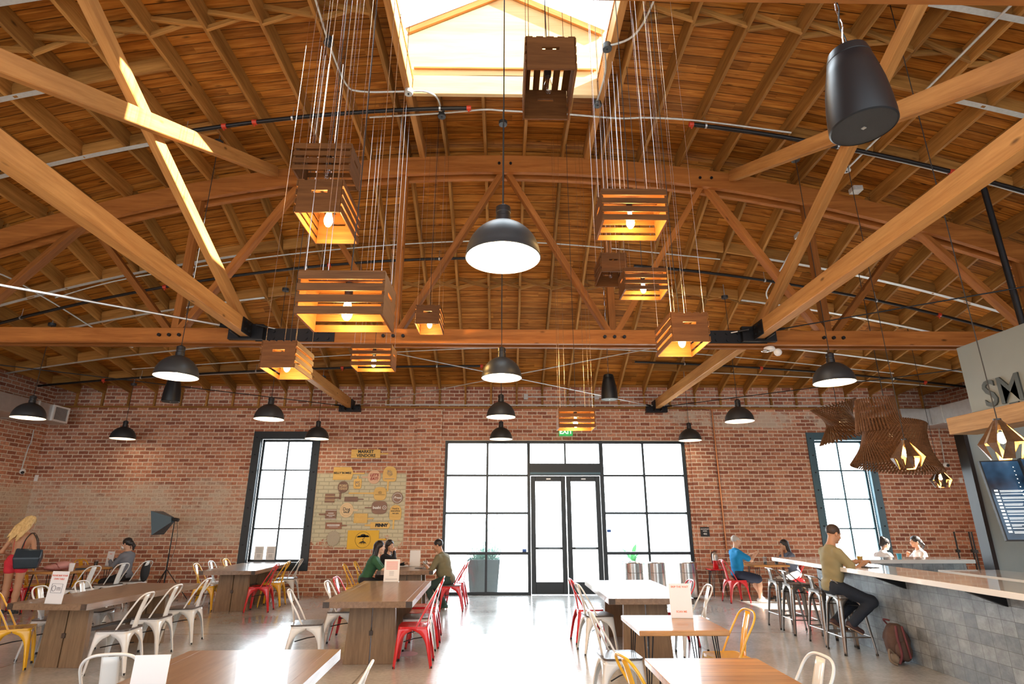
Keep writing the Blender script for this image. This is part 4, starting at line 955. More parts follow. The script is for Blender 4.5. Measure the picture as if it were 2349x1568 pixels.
# ---------------------------------------------------------------- big plank-leg tables
TZ = 0.70
def table(x, y, w, l, deg, label):
    t = thing('communal_table', label, 'table', (x, y, 0), math.radians(deg), 'long wooden communal tables')
    th = 0.066; cap = 0.075*w
    MB().box(-w/2+cap, w/2-cap, -l/2, l/2, TZ-th, TZ).build('tabletop', M['oak'], t, bevel=0.0008)
    for s in (-1, 1):
        a, c = sorted((s*(w/2-cap+0.0005), s*w/2)); MB().box(a, c, -l/2, l/2, TZ-th, TZ).build('side_rail', M['oak'], t, bevel=0.0008, )
        for e in (-1, 1): p, q = sorted((e*(l/2-0.001), e*(l/2+0.004))); MB().box(a+0.002, c-0.002, p, q, TZ-th+0.003, TZ-0.003).build('end_cap', M['darkcap'], t)
    for e in (-1, 1):
        y0 = e*(l/2-0.36)
        for s in (-1, 1):     # two slanted slab halves with a gap held by a dark knot
            b = MB(); xi, xo, xb = s*0.007, s*0.262*w/1.0, s*0.30*w/1.0; T = 0.07
            vs = [(xi, y0-T/2, 0), (xb, y0-T/2, 0), (xb, y0+T/2, 0), (xi, y0+T/2, 0), (xi, y0-T/2, TZ-th), (xo, y0-T/2, TZ-th), (xo, y0+T/2, TZ-th), (xi, y0+T/2, TZ-th)]
            b.add(vs, [(0,3,2,1),(4,5,6,7),(0,1,5,4),(1,2,6,5),(2,3,7,6),(3,0,4,7)]); b.build('leg', M['oakz'], t, bevel=0.003)
        MB().box(-0.022, 0.022, y0-0.05, y0+0.05, 0.30, 0.35).build('spacer', M['darkcap'], t, bevel=0.004)
    MB().box(-0.03, 0.03, -l/2+0.36, l/2-0.36, 0.305, 0.345).build('stretcher', M['darkcap'], t)
    return t
table(-4.92, 7.86, 0.93, 2.05, -5, 'long brown table on the left with a card sign on it')
table(-4.93, 11.75, 0.98, 1.85, 2, 'brown table below the left window')
table(-1.55, 8.04, 1.0, 2.20, 1.5, 'brown table in the middle with a tall white card on it')
table(-1.78, 11.55, 1.0, 1.5, 2.5, 'brown table where two women and a man sit')
table(1.735, 8.17, 1.0, 2.03, 0, 'brown table right of the middle, its top white with glare')
table(-1.66, 3.47, 1.06, 2.1, 1.8, 'brown table in the foreground, glare on its top')
def hairpin(t, x, y, sx, sy, z, nm='leg'):
    b = MB(); f = Vector((x+sx*0.015, y+sy*0.015, 0.008))
    for a, c in ((-sx*0.06, 0), (0, -sy*0.06)): b.tube([(x+a, y+c, z), f], 0.0055, 6)
    b.tube([(x-sx*0.03, y-sy*0.03, z), f+Vector((0,0,0.02))], 0.0055, 6)
    b.box(x-0.05, x+0.05, y-0.05, y+0.05, z-0.004, z); b.build(nm, M['steel_black'], t, smooth=40)
def plank_table(x, y, w, l, deg, label, group='small plank tables on hairpin legs', z=TZ):
    t = thing('plank_table', label, 'table', (x, y, 0), math.radians(deg), group)
    MB().box(-w/2, w/2, -l/2, l/2, z-0.042, z).build('tabletop', M['plank'], t, bevel=0.006)
    for sx in (-1, 1):
        for sy in (-1, 1): hairpin(t, sx*(w/2-0.07), sy*(l/2-0.07), sx, sy, z-0.042)
    return t
plank_table(1.52, 5.58, 0.76, 0.78, 0, 'small orange plank table with the white card sign on it')
plank_table(1.33, 3.86, 0.76, 0.74, 0, 'small orange plank table nearest the viewer, lower right')
plank_table(-7.98, 11.0, 0.78, 0.60, 0, 'small plank table under the pink backpack')
plank_table(-7.95, 12.0, 0.8, 0.6, 0, 'small plank table in front of the masked woman')
plank_table(5.38, 12.3, 0.72, 0.60, 0, 'small plank table between the man in blue and the woman')
plank_table(-9.35, 10.9, 0.8, 0.66, 0, 'small plank table at the left edge, behind the standing woman')
# little red stand with the fire extinguisher
t = thing('side_stand', 'small red-topped stand on thin black legs below the black wall sign', 'stand', (4.58, 12.95, 0))
MB().box(-0.17, 0.17, -0.17, 0.17, 0.535, 0.555).build('top', M['red'], t, bevel=0.004)
for sx in (-1, 1):
    for sy in (-1, 1): hairpin(t, sx*0.13, sy*0.13, sx, sy, 0.535)
# ---------------------------------------------------------------- bar counter
t = thing('bar_counter', 'bar with white stone top and grey tiled front', 'bar counter', (4.75, 6.0, 0))
CZ = 1.0
b = MB(); b.box(-0.45, 0.30, -4.5, 3.58, CZ-0.055, CZ); b.box(0.30, 2.35, 2.95, 3.58, CZ-0.055, CZ); b.build('countertop', M['counter'], t, bevel=0.006)
b = MB(); b.box(0.0, 0.14, -4.5, 3.1, 0.0, CZ-0.056); b.box(0.14, 2.2, 2.96, 3.1, 0.0, CZ-0.056); b.build('tiled_base', M['tile'], t)
for y in (-3.1, -1.55, -0.25, 1.15, 2.5): 
    b = MB(); b.add([(-0.34, y-0.03, CZ-0.056), (-0.34, y+0.03, CZ-0.056), (-0.001, y+0.03, CZ-0.056), (-0.001, y-0.03, CZ-0.056), (-0.34, y-0.03, CZ-0.075), (-0.34, y+0.03, CZ-0.075), (-0.001, y+0.03, CZ-0.20), (-0.001, y-0.03, CZ-0.20)], [(0,1,2,3),(4,7,6,5),(0,4,5,1),(1,5,6,2),(2,6,7,3),(3,7,4,0)]); b.build('bracket', M['steel_black'], t)
b = MB(); b.box(0.30, 2.35, -4.5, -4.4, 0, 0.9)
# inner raised back bar
t = thing('back_counter', 'white inner counter behind the bar, bright with glare', 'counter', (6.2, 6.2, 0))
MB().box(-0.25, 0.6, -3.5, 2.0, 0.86, 0.92).build('worktop', M['counter'], t, bevel=0.005); MB().box(-0.2, 0.55, -3.45, 1.95, 0.0, 0.858).build('cabinet', M['tealwall'], t)
# bar stools
def stool_proto(label):
    t = thing('bar_stool', label, 'bar stool', (0,0,0), 0, 'gunmetal bar stools along the bar'); mat = M['gun']; zs = 0.665; h = 0.145
    rr_plate(MB(), h+0.006, h+0.006, 0.035, zs-0.03, zs-0.012).build('seat', mat, t, smooth=35)
    rr_plate(MB(), h+0.01, h+0.01, 0.04, zs-0.011, zs+0.008, dome=0.002).build('seat_pad', M['seatwood'], t, smooth=30)
    F = 0.205
    for sx in (-1, 1):
        for sy in (-1, 1):
            sheet_leg(sx*h, sy*h, sx*F, sy*F, zs-0.02, h, h, 0.035, 0.05, 0.058, 0.026).build('leg', mat, t, smooth=60, solid=0.003)
            MB().tube([(sx*(F-0.012), sy*(F-0.012), 0), (sx*(F-0.012), sy*(F-0.012), 0.022)], 0.016, 8).build('foot_cap', M['rubber'], t, smooth=40)
    q = h+(F-h)*((1-0.2/zs)**0.85)-0.006; z = 0.20
    for a, c in (((-q,-q),(q,-q)), ((q,-q),(q,q)), ((q,q),(-q,q)), ((-q,q),(-q,-q))): MB().cyl((*a, z), (*c, z), 0.008, 8).build('foot_rail', mat, t, smooth=40)
    q2 = h+0.012
    b = MB(); b.cyl((-q2,-q2,zs-0.12), (q2,q2,zs-0.12), 0.006, 6); b.cyl((-q2,q2,zs-0.128), (q2,-q2,zs-0.128), 0.006, 6); b.build('cross_rod', M['steel_black'], t)
    MB().tube(smoothp([(-0.15, 0.03, zs-0.015), (-0.148,-0.09,zs+0.10), (-0.14,-0.155,zs+0.165), (-0.11,-0.175,zs+0.175), (0.11,-0.175,zs+0.175), (0.14,-0.155,zs+0.165), (0.148,-0.09,zs+0.10), (0.15,0.03,zs-0.015)], 4), 0.008, 8).build('back_frame', mat, t, smooth=60)
    b = MB(); b.grid(lambda u, v: ((u-0.5)*0.11, -0.145-0.03*v, zs-0.02+0.19*v), 2, 4); b.build('back_splat', mat, t, smooth=60, solid=0.003)
    return t
st0 = stool_proto('gunmetal bar stool under the man sitting at the bar'); st0.location = (4.36, 7.79, 0); st0.rotation_euler = (0,0,-PI/2)
dup(st0, (4.38, 8.27, 0), -PI/2+0.05, 'empty gunmetal bar stool right behind the man at the bar')
dup(st0, (4.36, 9.00, 0), -PI/2-0.05, 'empty gunmetal bar stool third from the viewer along the bar')
dup(st0, (4.36, 9.47, 0), -PI/2+0.03, 'empty gunmetal bar stool at the far corner of the bar')
# ---------------------------------------------------------------- kitchen front over the bar
t = thing('kitchen_fascia', 'grey overhead panel with dark capital letters, above the bar', 'fascia', (5.9, 6.95, 2.62))
MB().box(0.0, 0.16, -5.5, 0.0, 0.22, 1.09).build('panel', M['greywall'], t, bevel=0.004)
MB().box(-0.16, 0.2, -5.5, 0.24, 0.0, 0.21).build('beam', M['beamwood'], t, bevel=0.006)
M['letter'] = pbr('dark green grey letters', (0.055,0.065,0.06), 0.5)
R_ = Matrix.Rotation(-PI/2, 4, 'Z') @ Matrix.Rotation(PI/2, 4, 'X')
b1 = text_mesh('lettering', 'SM', 0.45, M['letter'], t, Matrix.Translation((-0.008, -0.24, 0.40)) @ R_, 0.012, 0.004, 'LEFT', 1.0)
b = MB()
for y in (-0.63, -0.90): b.box(-0.02, -0.001, y-0.06, y+0.06, 0.235, 0.255)
b.build('serif', M['letter'], t)
MB().cyl((0.08, -0.9, 1.09), (0.08, -0.9, 2.9), 0.035, 10).build('hanger_post', M['steel_black'], t, smooth=40)
struct(MB().box(6.86, XW, 8.30, 8.42, 0, 2.95).build('trim_6', M['tealwall']))
struct(MB().box(6.80, 6.86, 8.26, 8.44, 0, 2.95).build('trim_7', M['black']))
# menu screen
def screen(TL, TR, BL, label):
    x = (TR-TL).normalized(); z = (TL-BL); z = (z-x*z.dot(x)); h = z.length; z.normalize(); y = z.cross(x); w = (TR-TL).length
    Mx = Matrix((x, y, z)).transposed().to_4x4(); Mx.translation = BL
    t = thing('menu_screen', label, 'screen', BL); t.matrix_world = Mx
    MB().box(0, w, 0, 0.05, 0, h).build('casing', M['black'], t, bevel=0.004)
    N = NT('menu display'); tc = N.n('ShaderNodeTexCoord'); nz = N.n('ShaderNodeTexNoise', i_Vector=tc.outputs['Object'], i_Scale=2.2, i_Detail=3.0)
    c = N.ramp(nz.outputs[0], [(0.35, (0.005,0.012,0.025)), (0.6, (0.05,0.13,0.24)), (0.8, (0.4,0.55,0.65))]); N.base((0.01,0.01,0.01)); N.set(Roughness=0.08, Emission_Color=c, Emission_Strength=0.5)
    p = MB().box(0.015, w-0.015, -0.002, -0.0005, 0.015, h-0.015).build('display', N.mat, t)
    b = MB(); M['menuink'] = glow('menu writing', (0.75,0.8,0.78), 0.9); rg = random.Random(5)
    for k in range(13):
        zz = h*0.60-k*h*0.042; b.box(0.05, 0.07+0.02, -0.006, -0.003, zz, zz+0.022); b.box(0.11, 0.11+rg.uniform(0.2, 0.36), -0.006, -0.003, zz+0.006, zz+0.013)
        if k % 2 == 0: b.box(0.11, 0.11+rg.uniform(0.1, 0.3), -0.006, -0.003, zz-0.008, zz-0.003)
    for k in range(8): b.box(w-0.14, w-0.13, -0.006, -0.003, h*0.9-k*0.05, h*0.9-k*0.05+0.012)
    b.build('writing', M['menuink'], p); return t
screen(atD(2237,1057,7.4), atD(2336,1054,7.3), atD(2310,1240,6.95), 'tilted dark menu screen with lines of small writing, far right')
screen(atD(2338,1050,7.2), atD(2450,1046,7.1), atD(2412,1236,6.75), 'second menu screen, cut by the right edge')
# ================================================================ THINGS ON THE WALLS
def zpx(x, y): return (700+x/5.408, 1010+y/5.408)
WB = YW-0.012
def wp_(x, y): p = zpx(x, y); return atY(p[0], p[1], WB)
VR = Matrix.Rotation(PI/2, 4, 'X')
def board(shape, R, mat, label, handle=None, texts=(), extra=None, th=0.018):
    """shape in wall-chart units; R=(x0,x1,y0,y1); handle=(dir, far coordinate, cross coordinate, width)"""
    x0, x1, y0, y1 = R; a = wp_(x0, y1); c = wp_(x1, y0); w, h = c.x-a.x, c.z-a.z; cen = Vector(((a.x+c.x)/2, WB, (a.z+c.z)/2)); k = w/(x1-x0)
    t = thing('serving_board', label, 'sign board', (cen.x, WB, cen.z), 0, 'painted serving boards on the wall')
    P = []; hw, hh = w/2, h/2
    if shape == 'rect': P = [(-hw,-hh),(hw,-hh),(hw,hh),(-hw,hh)]
    elif shape == 'chamfer': q = 0.1*w; P = [(-hw,-hh),(hw-q*0.7,-hh),(hw,-hh*0.35),(hw,hh*0.35),(hw-q,hh),(-hw,hh)]
    elif shape == 'circle': P = [(hw*math.cos(2*PI*i/40), hh*math.sin(2*PI*i/40)) for i in range(40)]
    elif shape in ('round', 'peel', 'oval'):
        e = {'round': 0.30, 'peel': 0.85, 'oval': 0.62}[shape]
        for i in range(44): a_ = 2*PI*i/44; cx_, sx_ = math.cos(a_), math.sin(a_); ee = e if (shape != 'peel' or sx_ > 0) else 0.35; P.append((hw*math.copysign(abs(cx_)**ee, cx_), hh*math.copysign(abs(sx_)**ee, sx_)))
    MB().prism(P, th, Matrix.Translation((0,-th,0))).build('panel', M[mat], t, bevel=0.002, segs=1)
    if handle:
        d, far, cr, wd = handle; wd = wd*k/2
        if d in 'lr':
            zz = wp_(x0, cr).z-cen.z; xf = wp_(far, cr).x-cen.x; xs_ = -hw*0.96 if d == 'l' else hw*0.96; b = MB()
            sgn = -1 if d == 'l' else 1
            b.prism([(xs_, zz-wd*1.6), (xs_+sgn*abs(xf-xs_)*0.2, zz-wd), (xf, zz-wd), (xf+sgn*wd*0.7, zz), (xf, zz+wd), (xs_+sgn*abs(xf-xs_)*0.2, zz+wd), (xs_, zz+wd*1.6)][::sgn], th-0.005, Matrix.Translation((0,-th+0.003,0)))
        else:
            xx = wp_(cr, y0).x-cen.x; zf = wp_(cr, far).z-cen.z; zs = -hh*0.96 if d == 'd' else hh*0.96; b = MB()
            b.prism([(xx-wd*1.6, zs), (xx+wd*1.6, zs), (xx+wd, zs+(zf-zs)*0.2), (xx+wd, zf), (xx-wd, zf), (xx-wd, zs+(zf-zs)*0.2)], th-0.005, Matrix.Translation((0,-th+0.003,0)))
        b.build('handle', M[mat], t)
    for s_, sz, ink, dx, dz, bold, shear in texts:
        text_mesh('lettering', s_, sz, M[ink], t, Matrix.Translation((dx, -th-0.002, dz)) @ VR, 0.0015, bold, 'CENTER', 1.0, 1.0, shear)
    if extra: extra(t, k, th)
    return t
def marks(fn, ink):
    def f(t, k, th): b = MB(); fn(b, k, -th-0.003); b.build('marking', M[ink], t)
    return f
def bx(b, x0, x1, z0, z1, y): b.box(x0, x1, y, y+0.004, z0, z1)
board('rect', (570,938,112,215), 'board_y', 'yellow board at the top reading MARKET VENDORS', ('r',1028,163,18), [('MARKET',0.095,'ink',0,0.045,0.003,0), ('VENDORS',0.095,'ink',0.01,-0.045,0.003,0)])
board('chamfer', (345,600,330,487), 'board_y', 'wide yellow board at upper left with a row of black letters', ('r',735,407,16), [('BELLY*BOMBZ',0.062,'ink',-0.01,0.01,0.002,0)])
board('round', (598,705,475,597), 'board_y', 'small square yellow board with a neck on top, below the wide yellow one', ('u',437,655,20), [], marks(lambda b, k, y: [b.tube([(0.06*math.cos(a*1.7+q), y, 0.06*math.sin(a*1.1+q*2)) for a in range(9)], 0.003, 4) for q in range(2)], 'greyink'))
board('circle', (772,944,362,538), 'board_p', 'round pinkish board reading LETS EAT', ('l',712,455,20), [("LET'S",0.085,'redink2',0,0.035,0.003,0.2), ('EAT!',0.085,'redink2',0,-0.045,0.003,0.2)]) if not M.setdefault('redink2', pbr('dark red ink', (0.35,0.02,0.02), 0.6)) is None else None
def ringmk(r, c=(0,0), n=40, w=0.003): return lambda b, k, y: b.tube([(c[0]+r*math.cos(2*PI*i/n), y, c[1]+r*math.sin(2*PI*i/n)) for i in range(n)], w, 4, closed=True)
def scrib(b, k, y):
    for q in range(4): b.tube([((0.05+0.02*math.sin(3*a+q))*math.cos(a+q), y, 0.02+(0.05+0.02*math.cos(2*a+q))*math.sin(a)) for a in [i*0.6 for i in range(11)]], 0.0025, 4)
    bx(b, -0.11, 0.11, -0.115, -0.105, y)
board('peel', (960,1142,320,508), 'board_y', 'yellow pizza peel with a line drawing, at upper right', ('d',630,1043,20), [], marks(scrib, 'greyink'))
board('circle', (400,543,503,648), 'board_b', 'round brown board reading FORK YEAH', ('d',728,452,26), [('FORK',0.07,'palewood',0,0.025,0.003,0.2), ('YEAH!',0.07,'palewood',0,-0.04,0.003,0.2)]) if not M.setdefault('palewood', pbr('pale inlay', (0.62,0.45,0.24), 0.5)) is None else None
board('oval', (848,1012,578,740), 'board_y', 'rounded yellow paddle with a long handle and a small gift mark', ('l',545,653,18), [], marks(lambda b, k, y: (bx(b,-0.035,0.035,-0.0,0.004,y), bx(b,-0.035,-0.03,0,0.045,y), bx(b,0.03,0.035,0,0.045,y), bx(b,-0.035,0.035,0.041,0.045,y), bx(b,-0.0025,0.0025,0,0.06,y), bx(b,-0.035,0.035,0.02,0.024,y), bx(b,-0.11,0.11,-0.025,-0.018,y)), 'ink'))
board('rect', (243,372,660,768), 'board_b', 'small brown board with two pale stripes, at the left edge', ('r',425,710,22), [], marks(lambda b, k, y: (bx(b,-0.118,0.118,0.03,0.045,y), bx(b,-0.118,0.118,-0.05,-0.035,y)), 'palewood'))
board('rect', (487,655,697,757), 'board_b', 'narrow plain brown board in the middle of the group', ('r',722,727,14))
def ring2(b, k, y): ringmk(0.105)(b, k, y); ringmk(0.095)(b, k, y)
board('circle', (1073,1217,635,782), 'board_b', 'round dark board with a white ring, hung at the right', None, [('Press',0.075,'whiteink',0,0,0.002,0.3)], marks(ring2, 'whiteink'))
board('oval', (820,1022,750,912), 'board_b', 'dark brown oval board reading bushi', ('l',745,832,16), [('bushi',0.085,'whiteink',-0.055,0.0,0.003,0)], marks(lambda b, k, y: (ringmk(0.04,(0.115,0.0),24,0.006)(b, k, y), bx(b,0.10,0.13,0.006,0.012,y), bx(b,0.10,0.13,-0.014,-0.008,y)), 'whiteink'))
board('circle', (423,607,770,955), 'board_p2', 'round pale board reading Dog Haus', ('r',655,862,20), [('Dog',0.095,'ink',0,0.02,0.001,0), ('HAUS',0.05,'ink',0,-0.045,0.002,0)], marks(ringmk(0.12), 'palewood')) if not M.setdefault('board_p2', wood('pale cream board wood', (0.78,0.55,0.26), (0.88,0.68,0.40), rough=0.4, knots=False, rnd=0.03)) is None else None
board('peel', (1043,1200,800,985), 'board_y', 'yellow peel with four lines of lettering, lower right', ('d',1097,1110,18), [('Food is',0.05,'ink',0,0.085,0.001,0), ('everything',0.05,'ink',0,0.035,0.001,0), ('we are',0.05,'ink',0,-0.015,0.001,0)])
board('rect', (248,393,855,978), 'board_b', 'brown board with pale edges and white marks, left of the round pale board', ('l',178,915,22), [], marks(lambda b, k, y: (bx(b,-0.13,0.13,0.085,0.095,y), bx(b,-0.13,0.13,-0.1,-0.088,y), bx(b,-0.06,0.06,0.02,0.035,y), bx(b,-0.09,0.09,-0.02,-0.008,y), bx(b,-0.04,0.04,-0.05,-0.04,y)), 'whiteink'))
board('rect', (600,778,905,1022), 'board_y', 'yellow board covered in rows of dark holes', ('r',848,967,16), [], marks(lambda b, k, y: [b.cyl((-0.14+i*0.035+(j % 2)*0.017, y, -0.08+j*0.027), (-0.14+i*0.035+(j % 2)*0.017, y+0.003, -0.08+j*0.027), 0.005, 6) for i in range(9) for j in range(7)], 'ink'))
board('chamfer', (808,1055,1012,1090), 'board_y', 'long yellow board reading PENNY', ('l',745,1050,22), [('PENNY',0.085,'ink',0.03,0.0,0.007,0)])
board('rect', (250,458,1015,1097), 'board_b2', 'rust brown board with a white word, lower left', ('r',515,1053,14), [], marks(lambda b, k, y: [bx(b, -0.14+i*0.028, -0.14+i*0.028+0.02, -0.008, 0.030, y) for i in range(10)]+[bx(b,-0.1,0.1,-0.03,-0.024,y)], 'whiteink')) if not M.setdefault('board_b2', wood('rust board wood', (0.22,0.08,0.03), (0.38,0.16,0.07), rough=0.4, knots=False, rnd=0.03)) is None else None
def stripes(b, k, y):
    r = 0.155
    for i in range(12):
        o = -r*0.92+i*2*r*0.92/11; L = math.sqrt(r*r-o*o); d = Vector((math.cos(0.5), 0, math.sin(0.5))); n_ = Vector((-d.z, 0, d.x)); c = n_*o+Vector((0, y, 0)); b.tube([c-d*L, c+d*L], 0.004, 4)
board('circle', (263,437,1118,1308), 'palepaint', 'round cream board with slanting dark stripes', ('r',490,1180,22), [], marks(stripes, 'board_b')) if not M.setdefault('palepaint', pbr('cream paint', (0.62,0.58,0.44), 0.6)) is None else None
def tree(b, k, y):
    ringmk(0.168)(b, k, y)
    for cx, cz, rx, rz in ((-0.06,0.07,0.06,0.022),(0.0,0.095,0.055,0.028),(0.06,0.08,0.065,0.022),(0.1,0.065,0.04,0.014),(-0.1,0.06,0.035,0.013),(0.02,0.07,0.06,0.02)):
        b.prism([(cx+rx*math.cos(2*PI*i/16)*(1+0.12*math.sin(5*i)), cz+rz*math.sin(2*PI*i/16)*(1+0.15*math.cos(7*i))) for i in range(16)], 0.003, Matrix.Translation((0,y,0)))
    b.tube([(0.02,y,0.06),(0.035,y,0.035),(-0.01,y,0.01),(0.012,y,-0.02),(0.0,y,-0.045)], [0.006,0.006,0.007,0.008,0.012], 5)
    for a in (-0.085,-0.05,-0.02,0.02,0.05,0.08): b.tube([(0,y,-0.035),(a*0.7,y,-0.055),(a,y,-0.10+abs(a)*0.2)], [0.012,0.009,0.003], 5)
board('rect', (515,920,1113,1347), 'board_y2', 'largest yellow board with a black tree emblem in a circle', ('r',1000,1225,18), [], marks(tree, 'ink')) if not M.setdefault('board_y2', pbr('bright yellow board', (0.85,0.50,0.02), 0.5, var=0.05)) is None else None
a, c = wp_(445,268), wp_(1045,268)
tag(MB().box(-(c.x-a.x)/2, (c.x-a.x)/2, -0.02, 0.0, -0.008, 0.008).build('wall_rail', M['greyplastic'], loc=((a.x+c.x)/2, WB, a.z)), 'thin grey rail on the brick under the top yellow board', 'rail')
# exit sign
p = atY(1298, 991, YW-0.06); t = thing('exit_sign', 'green EXIT sign above the entrance, partly behind a crate', 'exit sign', p)
MB().box(-0.16, 0.16, -0.02, 0.06, -0.08, 0.10).build('housing', M['exitgreen'] if 'exitgreen' in M else M.setdefault('exitgreen', glow('green sign face', (0.03,0.45,0.10), 0.35)), t, bevel=0.006)
text_mesh('lettering', 'EXIT', 0.15, M.setdefault('exitwhite', glow('sign letters', (0.85,1.0,0.85), 0.9)), t, Matrix.Translation((0,-0.022,0.01)) @ VR, 0.001, 0.003)
# occupancy sign, extinguisher, copper pipe
p = atY(1617, 1219, YW-0.085); t = thing('wall_sign', 'small black OCCUPANT LOAD sign on the brick right of the entrance', 'sign', p)
MB().box(-0.10, 0.10, -0.008, 0.008, -0.10, 0.10).build('plate', M['ink'], t, bevel=0.003)
for s_, sz, dz in (('OCCUPANT', 0.034, 0.055), ('LOAD', 0.034, 0.015), ('402', 0.055, -0.045)): text_mesh('lettering', s_, sz, M['whiteink'], t, Matrix.Translation((0,-0.010,dz)) @ VR, 0.001, 0.001)
t = thing('fire_extinguisher', 'red fire extinguisher standing on the red-topped stand', 'fire extinguisher', (4.60, 13.0, 0.556))
MB().lathe([(0.001,0),(0.055,0),(0.06,0.01),(0.06,0.16),(0.0605,0.161)], 24).build('lower_body', M['red'], t, smooth=40)
MB().lathe([(0.0605,0.161),(0.061,0.26),(0.055,0.29),(0.03,0.315),(0.02,0.33),(0.001,0.33)], 24).build('upper_body', M['extlab'] if 'extlab' in M else M.setdefault('extlab', pbr('silver label', (0.6,0.55,0.5), 0.3, 0.6)), t, smooth=40)
MB().box(-0.02,0.05,-0.012,0.012,0.33,0.345).box(-0.02,0.055,-0.01,0.01,0.36,0.37).build('handle', M['steel_black'], t)
MB().tube(smoothp([(-0.02,0,0.335),(-0.07,-0.02,0.32),(-0.085,-0.03,0.22),(-0.075,-0.03,0.10)]), 0.009, 8).build('hose', M['rubber'], t, smooth=50)
t = thing('copper_pipe', 'thin copper pipe running down the brick pier right of the entrance', 'pipe', (4.955, YW-0.03, 0.9))
MB().tube([(0,0,0), (0,0,3.2)], 0.017, 10).build('tube', M['copper'], t, smooth=50)
for z in (0.5, 1.3, 2.2, 3.0): MB().box(-0.03,0.03,0.0,0.03,z-0.012,z+0.012).build('clip', M['copper'], t)
# cameras, outlets and their conduits
def wall_cam(p, q, wall, label):
    t = thing('security_camera', label, 'camera', p); d = Vector((0.055,0,0)) if wall == 'l' else Vector((-0.055,0,0)) if wall == 'r' else Vector((0,-0.055,0))
    MB().ball(tuple(d), 0.06, 16).build('dome', M['paper'], t, smooth=60); MB().ball(tuple(d*1.5+Vector((0,-0.03,-0.02))), 0.034, 12).build('lens', M['black'], t, smooth=60)
    pts = [Vector((0,0,0))+d*0.4, (q-p)*0.55+Vector((0,0.0,0))+d*0.3, (q-p)*0.7+Vector((0, 0.03, 0))+d*0.3, (q-p)+d*0.3]; MB().tube(smoothp(pts, 5), 0.011, 8).build('conduit', M['strap'], t, smooth=50)
wall_cam(atX(46, 1081, -XW+0.01), atX(76, 985, -XW+0.01), 'l', 'white dome camera on the left wall below the duct')
wall_cam(atY(2166, 1066, YW-0.01), atY(2152, 972, YW-0.01), 'b', 'small camera on the brick near the right corner, under the duct')
wall_cam(atX(2219, 1060, XW-0.01), atX(2200, 1004, XW-0.01), 'r', 'small camera on the right wall beside the dark post')
tag(MB().box(-0.04,0.04,-0.02,0,-0.07,0.07).build('wall_box', M['paper'], loc=atY(84,1096,YW), bevel=0.006), 'small white box on the brick at the left corner', 'junction box')
tag(MB().box(-0.05,0.05,-0.02,0,-0.06,0.06).build('wall_box', M['paper'], loc=atY(2205,1101,YW), bevel=0.006), 'small white box on the brick near the right corner', 'junction box')
# notices on the windows
for x, lb in ((594, 'left of two paper notices in the bottom of the left window'), (621, 'right of two paper notices in the bottom of the left window')):
    p = atY(x, 1268, YW+0.10); t = thing('window_notice', lb, 'notice', p, 0, 'paper notices in the left window'); MB().box(-0.10, 0.10, -0.002, 0.0, -0.14, 0.14).build('sheet', M['paper'], t)
    b = MB(); [b.box(-0.07, 0.07, -0.0045, -0.002, 0.10-k*0.03, 0.108-k*0.03) for k in range(4)]; [b.box(-0.04, 0.04, -0.0045, -0.002, -0.03-k*0.02, -0.024-k*0.02) for k in range(4)]; b.build('printing', M['greyink'], t)
M['bluest'] = pbr('blue sticker', (0.03,0.12,0.45), 0.5)
for x, y, lb in ((1203,1262,'small blue sticker low on the glass left of the doors'), (1397,1217,'small blue sticker on the glass right of the doors')):
    tag(MB().box(-0.045,0.045,-0.002,0,-0.03,0.03).build('window_sticker', M['bluest'], loc=atY(x,y,YW+0.06)), lb, 'sticker')
# hand truck frames leaning at the right
M['truckbar'] = pbr('black tube', (0.03,0.03,0.03), 0.4, 0.3)
for x0, x1, y, lb in ((2188, 2222, 12.75, 'black tube cart frame at right, left one of two, before the brick'), (2228, 2262, 12.35, 'black tube cart frame at right, nearer the dark post')):
    a, c = atY(x0, 1219, y), atY(x1, 1219, y); t = thing('cart_frame', lb, 'cart', ((a.x+c.x)/2, y, 0)); w = (c.x-a.x)/2
    MB().tube([(-w,0,0.12),(-w,0,a.z),(w,0,a.z),(w,0,0.12)], 0.016, 8).build('handle_frame', M['truckbar'], t, smooth=40)
    MB().box(-w-0.02, w+0.02, -0.3, 0.05, 0.10, 0.13).build('deck', M['truckbar'], t)
    for s in (-1, 1):
        MB().box(s*w-0.03, s*w+0.03, -0.03, 0.03, a.z-0.42, a.z-0.36).build('bracket', M['truckbar'], t)
        for yy in (-0.26, 0.02): MB().cyl((s*w-0.015, yy, 0.05), (s*w+0.015, yy, 0.05), 0.05, 14).build('wheel', M['rubber'], t, smooth=40)
# ================================================================ PROPS ON THE FLOOR AND TABLES
# bins
for x0, x1, lb in ((1430,1474,'left of the three shiny steel bins by the glass'), (1482,1526,'middle one of the three shiny steel bins by the glass'), (1553,1597,'shiny steel bin farthest right, beside the brick pier')):
    a, c = atY(x0, 1290, 12.8), atY(x1, 1290, 12.8); r = (c.x-a.x)/2; t = thing('steel_bin', lb, 'bin', ((a.x+c.x)/2, 12.8, 0), 0, 'round steel bins by the storefront'); h = a.z+0.02
    MB().lathe([(0.001,0.0),(r,0.0),(r,0.70*h),(r-0.004,0.705*h)], 40).build('body', M['steel'], t, smooth=40)
    MB().lathe([(r-0.004,0.71*h),(r,0.715*h),(r,h-0.02),(r-0.02,h),(r*0.62,h),(r*0.60,h-0.04),(0.001,h-0.05)], 40).build('lid', M['steel'], t, smooth=40)
    MB().lathe([(0.001,0.0),(r+0.004,0.0),(r+0.004,0.03),(r,0.035)], 40).build('base_ring', M['rubber'], t, smooth=40)
